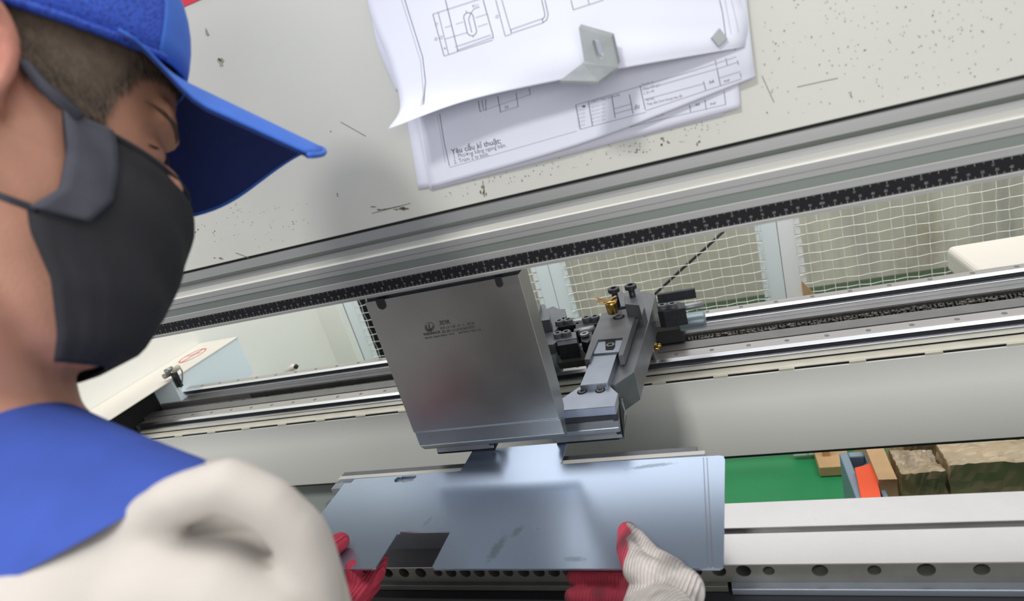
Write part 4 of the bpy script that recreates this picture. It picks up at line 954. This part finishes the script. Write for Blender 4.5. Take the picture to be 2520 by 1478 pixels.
# ---- joints (world metres)
SHR = Vector((-.272, .165, 1.225)); SHL = Vector((-.575, .235, 1.285))
ELR = Vector((-.205, .080, .985)); ELL = Vector((-.665, .240, 1.030))
WRR = Vector((-.078, .305, 1.030)); WRL = Vector((-.540, .405, .985))
NECK = Vector((-.415, .185, 1.335)); CHEST = Vector((-.410, .165, 1.16)); WAIST = Vector((-.420, .10, 1.00)); PEL = Vector((-.425, .065, .90))
# ---- head loft
def head_loft(bm, grow=0.0, ur=(-.2, .2)):
    rows = [(-.126, .072, .038, .016), (-.118, .088, .020, .028), (-.100, .099, -.006, .041), (-.075, .103, -.030, .052), (-.050, .102, -.055, .060), (-.025, .099, -.078, .066), (0, .094, -.092, .070),
            (.02, .094, -.098, .0715), (.04, .099, -.100, .072), (.06, .099, -.100, .0715), (.08, .092, -.096, .068), (.100, .077, -.083, .060), (.115, .058, -.062, .047), (.125, .034, -.035, .030), (.130, .012, -.012, .012)]
    n = 40; rings = []
    for u, F, B, W in rows:
        c = (F + B) / 2 if u < -.05 else .0 + (F + B) / 2; ring = []
        for k in range(n):
            a = 2 * math.pi * k / n; ca, sa = math.cos(a), math.sin(a)
            f = c + (F - c + grow) * (abs(ca) ** .88) * (1 if ca > 0 else -1); s = (W + grow) * (abs(sa) ** .92) * (1 if sa > 0 else -1)
            ring.append(bm.verts.new(hp_(f, u + (grow if u > .12 else -grow if u < -.12 else 0), s)))
        rings.append(ring)
    for a, b in zip(rings, rings[1:]):
        for k in range(n): bm.faces.new([a[k], a[(k + 1) % n], b[(k + 1) % n], b[k]])
    bm.faces.new(rings[0][::-1]); bm.faces.new(rings[-1])
bm = bmesh.new(); head_loft(bm)
HR3 = HR.to_3x3()
capsule(bm, hp_(.094, .010, 0), .0065, hp_(.098, -.028, 0), .0080)                       # nose
for s in (-1, 1):
    ellip(bm, hp_(.096, -.034, s * .010), (.010, .007, .008), HR3)
    capsule(bm, hp_(.0955, .033, s * .014), .007, hp_(.082, .036, s * .044), .007)       # brow
    ellip(bm, hp_(.074, -.020, s * .046), (.024, .018, .018), HR3); ellip(bm, hp_(.0765, .008, s * .033), (.013, .0105, .014), HR3)                      # cheek bone
    # ear: rim, lobe, inner fold
    e = [hp_(-.0085 + .015 * math.cos(t) * (1 if math.cos(t) < 0 else .75) , .011 + .026 * math.sin(t), s * (.0735 + .009 * (1 - .5 * math.cos(t)))) for t in np.linspace(-1.9, 2.2, 12)[::-1]]
    for a, b in zip(e, e[1:]): capsule(bm, a, .0042, b, .0042)
    e2 = [hp_(-.0085 + .008 * math.cos(t), .011 + .013 * math.sin(t), s * (.075 + .002)) for t in np.linspace(1.2, 4.4, 7)]
    for a, b in zip(e2, e2[1:]): capsule(bm, a, .0032, b, .0032)
    ellip(bm, hp_(-.002, -.013, s * .075), (.007, .008, .005), HR3); ellip(bm, hp_(-.013, .009, s * .072), (.011, .019, .005), HR3)
    ellip(bm, hp_(.001, .006, s * .0725), (.005, .007, .004), HR3)
ellip(bm, hp_(.095, -.068, 0), (.009, .006, .022), HR3); ellip(bm, hp_(.094, -.080, 0), (.009, .006, .019), HR3)   # lips
nk = hp_(-.030, -.060, 0)
capsule(bm, hp_(-.02, -.055, 0), .055, NECK + Vector((0, .01, .0)), .056); capsule(bm, NECK, .058, CHEST + Vector((0, 0, .08)), .09)
for s_ in (SHR, SHL): capsule(bm, NECK + Vector((0, -.01, -.03)), .048, s_, .030)
ellip(bm, CHEST, (.150, .098, .15)); ellip(bm, WAIST, (.130, .092, .12)); ellip(bm, PEL, (.145, .10, .10))
for sh, el, wr in ((SHR, ELR, WRR), (SHL, ELL, WRL)): chain(bm, [(sh, .026), (sh.lerp(el, .5), .026), (el, .027), (el.lerp(wr, .3), .034), (wr, .024)])
HIPR = Vector((-.345, .055, .86)); HIPL = Vector((-.505, .075, .86)); KNR = Vector((-.335, .09, .47)); KNL = Vector((-.525, .12, .47)); ANR = Vector((-.330, .045, .09)); ANL = Vector((-.530, .075, .09))
for h_, k_, a_ in ((HIPR, KNR, ANR), (HIPL, KNL, ANL)):
    chain(bm, [(h_, .078), (k_, .050), (k_.lerp(a_, .3), .050), (a_, .034)]); capsule(bm, a_ + Vector((0, -.02, -.05)), .034, a_ + Vector((0, .15, -.06)), .026)
def skin_tint(co):
    h = to_head(co); n = wav(co, 3, 40, 160); c = np.tile(np.array([.51, .25, .17]), (len(co), 1)) * (1 + .06 * n)[:, None]
    ear = np.exp(-(((h[:, 0] + .009) / .022) ** 2 + ((h[:, 1] - .012) / .028) ** 2)) * (np.abs(h[:, 2]) > .068); c = c * (1 - .75 * ear[:, None]) + np.array([.36, .10, .08]) * .75 * ear[:, None]
    tmp = np.exp(-(((h[:, 0] - .075) / .022) ** 2 + ((h[:, 1] - .035) / .022) ** 2)); c = c * (1 - .35 * tmp[:, None]) + np.array([.40, .20, .10]) * .35 * tmp[:, None]
    return c
remesh('body', bm, .0032, SKIN, per, 4, tint=skin_tint)
# eyes, lids, brows
LASH = []
for s in (-1, 1):
    bm = bmesh.new(); bmesh.ops.create_uvsphere(bm, u_segments=20, v_segments=12, radius=.0112, matrix=Matrix.Translation(hp_(.0748, .0045, s * .033)))
    mesh_obj('eyeball', bm, mat('eye_white', (.7, .68, .64), .2), per, smooth=True)
    bm = bmesh.new(); bmesh.ops.create_uvsphere(bm, u_segments=16, v_segments=8, radius=.0050, matrix=Matrix.Translation(hp_(.0808, .0005, s * .032))); mesh_obj('iris', bm, mat('dark_iris', (.03, .015, .01), .15), per, smooth=True)
    LASH.append(s)
# ---- hair: close-cropped sides, a scalp layer plus short strands
def surf(f, u, s, sgn=1): pass
rows_h = [(-.126, .072, .038, .016), (-.118, .088, .020, .028), (-.100, .099, -.006, .041), (-.075, .103, -.030, .052), (-.050, .102, -.055, .060), (-.025, .099, -.078, .066), (0, .094, -.092, .070),
          (.02, .094, -.098, .0715), (.04, .099, -.100, .072), (.06, .099, -.100, .0715), (.08, .092, -.096, .068), (.100, .077, -.083, .060), (.115, .058, -.062, .047), (.125, .034, -.035, .030), (.130, .012, -.012, .012)]
U_ = np.array([r[0] for r in rows_h]); F_ = np.array([r[1] for r in rows_h]); B_ = np.array([r[2] for r in rows_h]); W_ = np.array([r[3] for r in rows_h])
def skull(u, a, g=0.0):
    """point of the head surface at height u and azimuth a (0 front, pi/2 his right side), grown by g"""
    F, B, W = np.interp(u, U_, F_), np.interp(u, U_, B_), np.interp(u, U_, W_); c = (F + B) / 2; ca, sa = math.cos(a), math.sin(a)
    return hp_(c + (F - c + g) * abs(ca) ** .88 * (1 if ca > 0 else -1), u, (W + g) * abs(sa) ** .92 * (1 if sa > 0 else -1))
def hairline(a):
    """lower hair edge as a function of |azimuth| in degrees"""
    return float(np.interp(abs(a), [0, 20, 42, 54, 60, 64, 72, 80, 86, 93, 104, 125, 150, 180], [.080, .066, .060, .050, .026, .004, .001, .010, .018, .028, .012, -.035, -.058, -.062]))
vs = []; fs = []; na, nu_ = 96, 14
for i in range(na):
    ad = -180 + 360 * i / na; a = math.radians(ad); u0 = hairline(ad)
    for j in range(nu_ + 1):
        t = j / nu_; u = u0 + (.122 - u0) * t; vs.append(skull(u, a, .0006 + .0032 * min(1, t * 6)))
for i in range(na):
    for j in range(nu_): k = (i + 1) % na; fs.append((i * (nu_ + 1) + j, k * (nu_ + 1) + j, k * (nu_ + 1) + j + 1, i * (nu_ + 1) + j + 1))
me = bpy.data.meshes.new('hair'); me.from_pydata(vs, [], fs)
co = np.array([list(v) for v in vs]); nz = wav(co, 5, 300, 900, 14); col = np.ones((len(vs), 4), 'f')
base_h = np.array([.105, .072, .050]); col[:, :3] = base_h * (1 + .5 * nz)[:, None]
a_ = me.color_attributes.new('tint', 'FLOAT_COLOR', 'POINT'); a_.data.foreach_set('color', col.ravel()); link('hair', me, HAIRM, per, smooth=True)
V = []; Q = []; TC = []
for _ in range(9000):
    ad = random.uniform(25, 140) if random.random() < .8 else random.uniform(-180, 180); a = math.radians(ad); u0 = hairline(ad) - .002; u = random.uniform(u0, min(.09, u0 + .07)) if random.random() < .85 else random.uniform(u0 - .004, u0 + .01)
    p = skull(u, a, .0028 if u > u0 + .004 else .0003); q = skull(u - random.uniform(.004, .009), a - random.uniform(-.02, .05), .0045 if u > u0 + .004 else .0018)
    sd = (q - p).cross(HR @ Vector((0, 0, 1))).normalized() * .00022; b = len(V); V += [p + sd, p - sd, q]; Q.append((b, b + 1, b + 2))
    c = np.array([.085, .06, .042]) * random.uniform(.35, 2.1); TC += [list(c) + [1]] * 3
me = bpy.data.meshes.new('hair_strands'); me.from_pydata(V, [], Q); a_ = me.color_attributes.new('tint', 'FLOAT_COLOR', 'POINT'); a_.data.foreach_set('color', np.array(TC, 'f').ravel()); link('hair_strands', me, HAIRM, per, kind='stuff')

for s in LASH:
    bm = bmesh.new(); tube(bm, [skull(.010 - .0009 * abs(k - 3), math.radians(s * (20 + 3.0 * k)), .0042 - .0003 * k) for k in range(8)], [.0006, .001, .0013, .0014, .0013, .0011, .0008, .0004], 8); mesh_obj('eyelash_line', bm, mat('eyelash', (.02, .014, .012), .7), per, smooth=True)
    bm = bmesh.new(); tube(bm, [skull(.030 + .0012 * k - .0002 * k * k, math.radians(s * (12 + 5.5 * k)), .0042) for k in range(8)], [.0006, .0012, .0015, .0016, .0015, .0012, .0009, .0005], 8); mesh_obj('eyebrow', bm, mat('brow_hair', (.10, .065, .045), .9), per, smooth=True)

# ---- cap
rim_u = lambda ad: float(np.interp(abs(ad), [0, 25, 45, 60, 75, 95, 120, 180], [.074, .071, .063, .054, .048, .041, .028, .008]))
def cap_shell(a0, a1, g, n=40, m=16, top=1.0, ext=0.0):
    vs = []; fs = []
    for i in range(n + 1):
        ad = a0 + (a1 - a0) * i / n; a = math.radians(ad); u0 = rim_u(ad); p0 = skull(u0, a, g)
        l = HR.transposed() @ (p0 - HO)
        for j in range(m + 1):
            t = j / m * top; w_ = max(0, math.cos(t * math.pi / 2)) ** .833; hgt = u0 + (.180 - u0) * math.sin(t * math.pi / 2) ** .833
            vs.append(hp_(l.x * w_ + (.006 if l.x > 0 else 0) * math.sin(t * math.pi), hgt, l.z * w_))
    for i in range(n):
        for j in range(m): fs.append((i * (m + 1) + j, (i + 1) * (m + 1) + j, (i + 1) * (m + 1) + j + 1, i * (m + 1) + j + 1))
    return vs, fs
cap = bpy.data.objects.new('cap', None); C.objects.link(cap); cap.parent = per; cap['label'] = 'royal blue baseball cap with mesh back'
for nm, a0, a1, m_, g in (('front_panel', -52, 52, CAPB, .0085), ('mesh_back', 50, 310, CAPM, .0080)):
    vs, fs = cap_shell(a0, a1, g, 60); me = bpy.data.meshes.new(nm); me.from_pydata(vs, [], fs); o = link(nm, me, m_, cap, smooth=True); s = o.modifiers.new('s', 'SOLIDIFY'); s.thickness = .0016; s.offset = 1
vs = []; fs = []
band = [(skull(rim_u(ad) + .001, math.radians(ad), .0105)) for ad in np.linspace(50, 310, 60)]
bm = bmesh.new(); tube(bm, band, .0022, 8); mesh_obj('sweat_band', bm, CAPM, cap, smooth=True)
# brim: arched plate, lighter top and dark lining
def brim_pt(s, t, lift=0.0):
    """s lateral (-1..1), t from the forehead (0) to the front edge (1)"""
    S_ = s * .082; root = .092 - .048 * abs(s) ** 2.3; tip = .197 - .026 * s * s - .016 * abs(s) ** 8 + .09 * S_
    f = root + (tip - root) * t; k = min(1, max(0, (f - .046) / .05)); k = k * k * (3 - 2 * k)
    u = .0790 - .0100 * t - abs(s) ** 2 * (.022 + .024 * k) - .055 * S_ + lift
    return hp_(f, u, S_)
ns, ntt = 48, 14
for nm, lift, m_ in (('brim_top', .0012, CAPB), ('brim_lining', -.0012, CAPD)):
    vs = [brim_pt(-1 + 2 * i / ns, j / ntt, lift) for i in range(ns + 1) for j in range(ntt + 1)]
    fs = [(i * (ntt + 1) + j, (i + 1) * (ntt + 1) + j, (i + 1) * (ntt + 1) + j + 1, i * (ntt + 1) + j + 1) for i in range(ns) for j in range(ntt)]
    me = bpy.data.meshes.new(nm); me.from_pydata(vs, [], fs); o = link(nm, me, m_, cap, smooth=True); s = o.modifiers.new('s', 'SOLIDIFY'); s.thickness = .0010; s.offset = 0
bm = bmesh.new(); tube(bm, [brim_pt(-1 + 2 * i / ns, 1.0) for i in range(ns + 1)], .0020, 8); mesh_obj('brim_piping', bm, CAPB, cap, smooth=True)

# ---- mask
mask = bpy.data.objects.new('face_mask', None); C.objects.link(mask); mask.parent = per; mask['label'] = 'black cloth face mask'
def mask_pt(side, v, t, g=0.0):
    """side -1/1, v 0 (top edge) .. 1 (bottom edge), t 0 (nose ridge) .. 1 (ear side)"""
    ef = float(np.interp(v, [0, .22, .38, .50, .60, .75, .9, 1], [.027, .032, .032, .021, .024, .036, .044, .046])); eu = float(np.interp(v, [0, .22, .38, .50, .60, .75, .9, 1], [-.004, -.026, -.046, -.060, -.070, -.092, -.119, -.131]))
    uf = float(np.interp(v, [0, .2, .45, .7, .88, 1], [-.012, -.030, -.060, -.090, -.116, -.128])); Fm = float(np.interp(v, [0, .12, .28, .5, .72, .88, 1], [.108, .1135, .115, .112, .105, .094, .078])) + g
    W = float(np.interp(v, [0, .3, .5, .75, .9, 1], [.0715, .069, .066, .060, .051, .042])) + .0015 + g
    a = t * math.pi / 2; c = max(0, math.cos(a)) ** .80; f = ef + (Fm - ef) * c; s = W * math.sin(a) ** .80; u = uf + (eu - uf) * (t * t * (3 - 2 * t)) - (.006 * math.sin(t * math.pi) if v < .2 else 0) * (1 - v * 5 if v < .2 else 0)
    return hp_(f, u, side * s)
nv_, nt_ = 36, 30
vs = []; fs = []
idx = {}
cols = [(-1, 1 - k / nt_) for k in range(nt_)] + [(1, k / nt_) for k in range(nt_ + 1)]
for ci, (sd, t) in enumerate(cols):
    for j in range(nv_ + 1):
        v = j / nv_; wr = .0010 * math.sin(22 * v + 9 * t) * t * (1 - t) * 4 + .0007 * math.sin(60 * t + 14 * v) * max(0, t - .6) * 2
        vs.append(mask_pt(sd, v, t, wr))
for ci in range(len(cols) - 1):
    for j in range(nv_): fs.append((ci * (nv_ + 1) + j, (ci + 1) * (nv_ + 1) + j, (ci + 1) * (nv_ + 1) + j + 1, ci * (nv_ + 1) + j + 1))
me = bpy.data.meshes.new('mask_cloth'); me.from_pydata(vs, [], fs); o = link('mask_cloth', me, MASKM, mask, smooth=True); s = o.modifiers.new('s', 'SOLIDIFY'); s.thickness = .0018; s.offset = 0
for sd in (-1, 1):
    vs = []; fs = []
    for j in range(25):
        v = .50 * j / 24
        for k in range(7):
            t = .87 + .13 * k / 6; p = mask_pt(sd, v, t, .0024 + .0006 * math.sin(16 * v + k)); vs.append(p)
    fs = [(j * 7 + k, (j + 1) * 7 + k, (j + 1) * 7 + k + 1, j * 7 + k + 1) for j in range(24) for k in range(6)]
    me = bpy.data.meshes.new('side_binding'); me.from_pydata(vs, [], fs); o = link('side_binding', me, MASKL, mask, smooth=True); s = o.modifiers.new('s', 'SOLIDIFY'); s.thickness = .0016
    bm = bmesh.new(); tube(bm, [mask_pt(sd, .01, .97, .003), hp_(.017, .006, sd * .0750), hp_(.009, .014, sd * .0752), hp_(.001, .017, sd * .0735), hp_(-.006, .018, sd * .071)], [.0034, .0032, .0028, .0022, .002], 10); mesh_obj('ear_loop', bm, MASKL, mask, smooth=True)
    bm = bmesh.new(); tube(bm, [mask_pt(sd, .50, .99, .002), hp_(.008, -.056, sd * .0672), hp_(-.004, -.040, sd * .070), hp_(-.014, -.020, sd * .072), hp_(-.026, .0, sd * .073)], .0020, 8); mesh_obj('ear_loop', bm, MASKL, mask, smooth=True)
bm = bmesh.new(); tube(bm, [mask_pt(1, .015, t, .0012) for t in np.linspace(.95, 0, 20)] + [mask_pt(-1, .015, t, .0012) for t in np.linspace(.05, .95, 19)], .0018, 8); mesh_obj('top_hem', bm, MASKM, mask, smooth=True)

# ---- clothes
def folds(seed, amp, f0=12, f1=60): return lambda co: amp * wav(co, seed, f0, f1, 12) 
bm = bmesh.new()
for sh, el, wr in ((SHR, ELR, WRR), (SHL, ELL, WRL)):
    chain(bm, [(NECK + Vector((0, -.012, -.045)), .058), (sh, .038), (sh.lerp(el, .45), .040), (el, .042), (el.lerp(wr, .5), .045), (wr.lerp(el, .12), .036)])
chain(bm, [(atd(150, 1460, .285), .013), (atd(300, 1330, .276), .012), (atd(430, 1232, .264), .0115), (atd(560, 1192, .260), .0115), (atd(662, 1238, .262), .0115), (atd(738, 1315, .266), .0115), (atd(768, 1405, .270), .012), (atd(775, 1500, .274), .013), (atd(790, 1640, .28), .014)])
chain(bm, [(SHR + Vector((-.03, .02, -.01)), .040), (atd(470, 1330, .305), .040), (atd(620, 1400, .305), .040), (ELR, .045)])
chain(bm, [(atd(20, 1600, .262), .040), (atd(200, 1500, .270), .036), (atd(330, 1420, .280), .034), (atd(470, 1330, .305), .038)])
chain(bm, [(atd(180, 1560, .270), .024), (atd(400, 1450, .264), .023), (atd(540, 1465, .262), .022), (atd(645, 1530, .262), .022), (atd(690, 1660, .264), .022)])
ellip(bm, CHEST, (.160, .108, .16)); ellip(bm, WAIST, (.140, .102, .13))
remesh('shirt', bm, .0035, CLOTHW, per, 7, disp=folds(21, .004), label='off-white long-sleeved shirt')
bm = bmesh.new()
chain(bm, [(NECK + Vector((0, -.012, -.040)), .072), (SHR + Vector((0, 0, .02)), .058)]); chain(bm, [(NECK + Vector((0, -.012, -.040)), .072), (SHL, .072)])
ellip(bm, CHEST, (.176, .120, .175)); ellip(bm, WAIST, (.155, .114, .15)); ellip(bm, PEL + Vector((0, 0, .02)), (.165, .12, .09))
ARM_CUT = (atd(545, 1132, .26), (atd(0, 1440, .26) - atd(545, 1132, .26)).cross(ray(300, 1280)).normalized())
if ARM_CUT[1].dot(Vector((1, 0, -1))) < 0: ARM_CUT = (ARM_CUT[0], -ARM_CUT[1])
ARM_CUTL = (SHL + Vector((.005, 0, 0)), Vector((-1, .0, -.35)).normalized())
remesh('vest', bm, .005, CLOTHB, per, 10, cut=[ARM_CUT, ARM_CUTL], disp=folds(31, .004), label='royal blue sleeveless work vest')
bm = bmesh.new(); ellip(bm, PEL, (.158, .115, .10))
for h_, k_, a_ in ((HIPR, KNR, ANR), (HIPL, KNL, ANL)): chain(bm, [(h_, .088), (k_, .064), (a_ + Vector((0, 0, .02)), .056)])
remesh('trousers', bm, .006, TROUS, per, 8, disp=folds(41, .004))
for a_ in (ANR, ANL):
    bm = bmesh.new(); capsule(bm, a_ + Vector((0, -.02, -.045)), .042, a_ + Vector((0, .16, -.055)), .034); capsule(bm, a_ + Vector((0, 0, .02)), .042, a_ + Vector((0, -.01, -.04)), .042)
    remesh('shoe', bm, .005, SHOE, per, 4, cut=[(Vector((0, 0, 0.001)), Vector((0, 0, -1)))])

# ---- gloves (knitted, red rubber palms)
REDC = np.array([.62, .055, .10]); WHC = np.array([.66, .60, .57])
def zt_(x, y, dz): return at(x, y, 'Z', SZ + dz)
# right hand: thumb on the sheet, fingers curled below its front edge pointing left
bm = bmesh.new()
T0 = zt_(1545, 1308, .011); T1 = zt_(1545, 1350, .013); T2 = zt_(1572, 1402, .013); PM = zt_(1628, 1440, .000); KN = zt_(1678, 1448, -.004)
chain(bm, [(T0, .0098), (T1, .0110), (T2, .0145), (PM, .021)])
chain(bm, [(zt_(1566, 1322, .009), .0085), (zt_(1600, 1375, .008), .0125), (zt_(1650, 1415, .003), .0165)])
chain(bm, [(PM, .022), (KN, .020), (zt_(1640, 1510, -.004), .026), (WRR, .027)])
chain(bm, [(zt_(1610, 1440, -.006), .021), (zt_(1600, 1520, -.012), .026), (WRR, .026)])
i0 = zt_(1412, 1419, -.018); i1 = zt_(1460, 1419, -.020); i2 = zt_(1530, 1421, -.022)
chain(bm, [(i0, .0076), (i1, .0084), (i2, .0090), (PM + Vector((0, 0, -.012)), .016)])
j0 = zt_(1410, 1468, -.026); j1 = zt_(1455, 1468, -.028); j2 = zt_(1530, 1472, -.028)
chain(bm, [(j0, .0086), (j1, .0092), (j2, .0096), (zt_(1620, 1480, -.015), .017)])
k0 = zt_(1420, 1524, -.036); k2 = zt_(1540, 1528, -.036); chain(bm, [(k0, .0084), (zt_(1470, 1526, -.038), .0090), (k2, .0096), (zt_(1620, 1510, -.02), .017)])
l0_ = zt_(1450, 1580, -.046); l2_ = zt_(1550, 1584, -.044); chain(bm, [(l0_, .0080), (l2_, .0105), (zt_(1620, 1540, -.03), .016)])
line_px = [(1540, 1290), (1560, 1330), (1548, 1345), (1552, 1368), (1555, 1378), (1548, 1395), (1530, 1418), (1520, 1440), (1502, 1478), (1485, 1540), (1470, 1700)]
def proj(co):
    d = co - np.array(EYE); c = d @ AX; return c[:, 0] / c[:, 2] * FOC + 1260, c[:, 1] / c[:, 2] * FOC + 739
# boundary of the dipped rubber in the hand's own plane: a height-ordered zigzag in world X against world Y
BL = [(zt_(x, y, .012)) for x, y in line_px]; by = np.array([b.y for b in BL])[::-1]; bx = np.array([b.x for b in BL])[::-1]
def glove_tint_r(co):
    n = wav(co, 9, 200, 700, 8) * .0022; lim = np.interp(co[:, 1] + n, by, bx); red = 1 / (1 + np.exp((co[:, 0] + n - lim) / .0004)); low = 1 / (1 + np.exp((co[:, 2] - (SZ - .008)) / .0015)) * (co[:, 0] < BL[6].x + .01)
    tip = 1 / (1 + np.exp((BL[0].y - .006 - co[:, 1]) / .0006)) * (co[:, 0] < BL[0].x + .016)
    red = np.clip(red + low + tip, 0, 1)[:, None]; dirt = np.clip(wav(co, 14, 60, 260, 9) - .05, 0, 1)[:, None] * (1.3 + 0 * red)
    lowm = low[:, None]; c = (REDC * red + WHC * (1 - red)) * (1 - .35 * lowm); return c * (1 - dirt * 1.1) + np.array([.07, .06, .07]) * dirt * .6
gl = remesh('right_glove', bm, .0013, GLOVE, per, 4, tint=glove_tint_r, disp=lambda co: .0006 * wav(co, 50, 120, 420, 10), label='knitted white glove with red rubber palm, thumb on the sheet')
# left hand at the sheet's left end
bm = bmesh.new()
T0 = zt_(838, 1332, .011); T1 = zt_(800, 1355, .014); T2 = zt_(750, 1400, .014); PM = zt_(760, 1480, -.004)
chain(bm, [(T0, .0108), (T1, .0138), (T2, .0165), (PM, .022)])
chain(bm, [(zt_(868, 1398, -.006), .0092), (zt_(874, 1430, -.020), .0108), (zt_(868, 1475, -.034), .0122), (zt_(820, 1520, -.030), .016), (PM, .020)])
chain(bm, [(zt_(938, 1378, -.022), .0082), (zt_(925, 1410, -.026), .0105), (zt_(895, 1445, -.030), .0120), (zt_(840, 1500, -.032), .016)])
chain(bm, [(zt_(920, 1440, -.048), .0085), (zt_(880, 1480, -.050), .011), (zt_(830, 1530, -.046), .015)])
chain(bm, [(zt_(830, 1450, -.030), .009), (zt_(835, 1490, -.040), .012), (zt_(800, 1520, -.034), .016)])
chain(bm, [(zt_(870, 1520, -.055), .010), (zt_(800, 1560, -.05), .014), (PM, .02)])
chain(bm, [(PM, .023), (zt_(700, 1560, -.008), .026), (WRL, .027)])
def glove_tint_l(co):
    dirt = np.clip(wav(co, 15, 60, 220, 9) - .15, 0, 1)[:, None]; w_ = (1 / (1 + np.exp((co[:, 0] - (WRL.x + .035)) / .003)))[:, None]
    return (REDC * (1 - w_) + WHC * w_) * (1 - dirt) + np.array([.10, .02, .05]) * dirt * .6
remesh('left_glove', bm, .0013, GLOVE, per, 8, tint=glove_tint_l, disp=lambda co: .0006 * wav(co, 51, 120, 420, 10), label='red rubber-coated glove gripping the left end of the sheet')
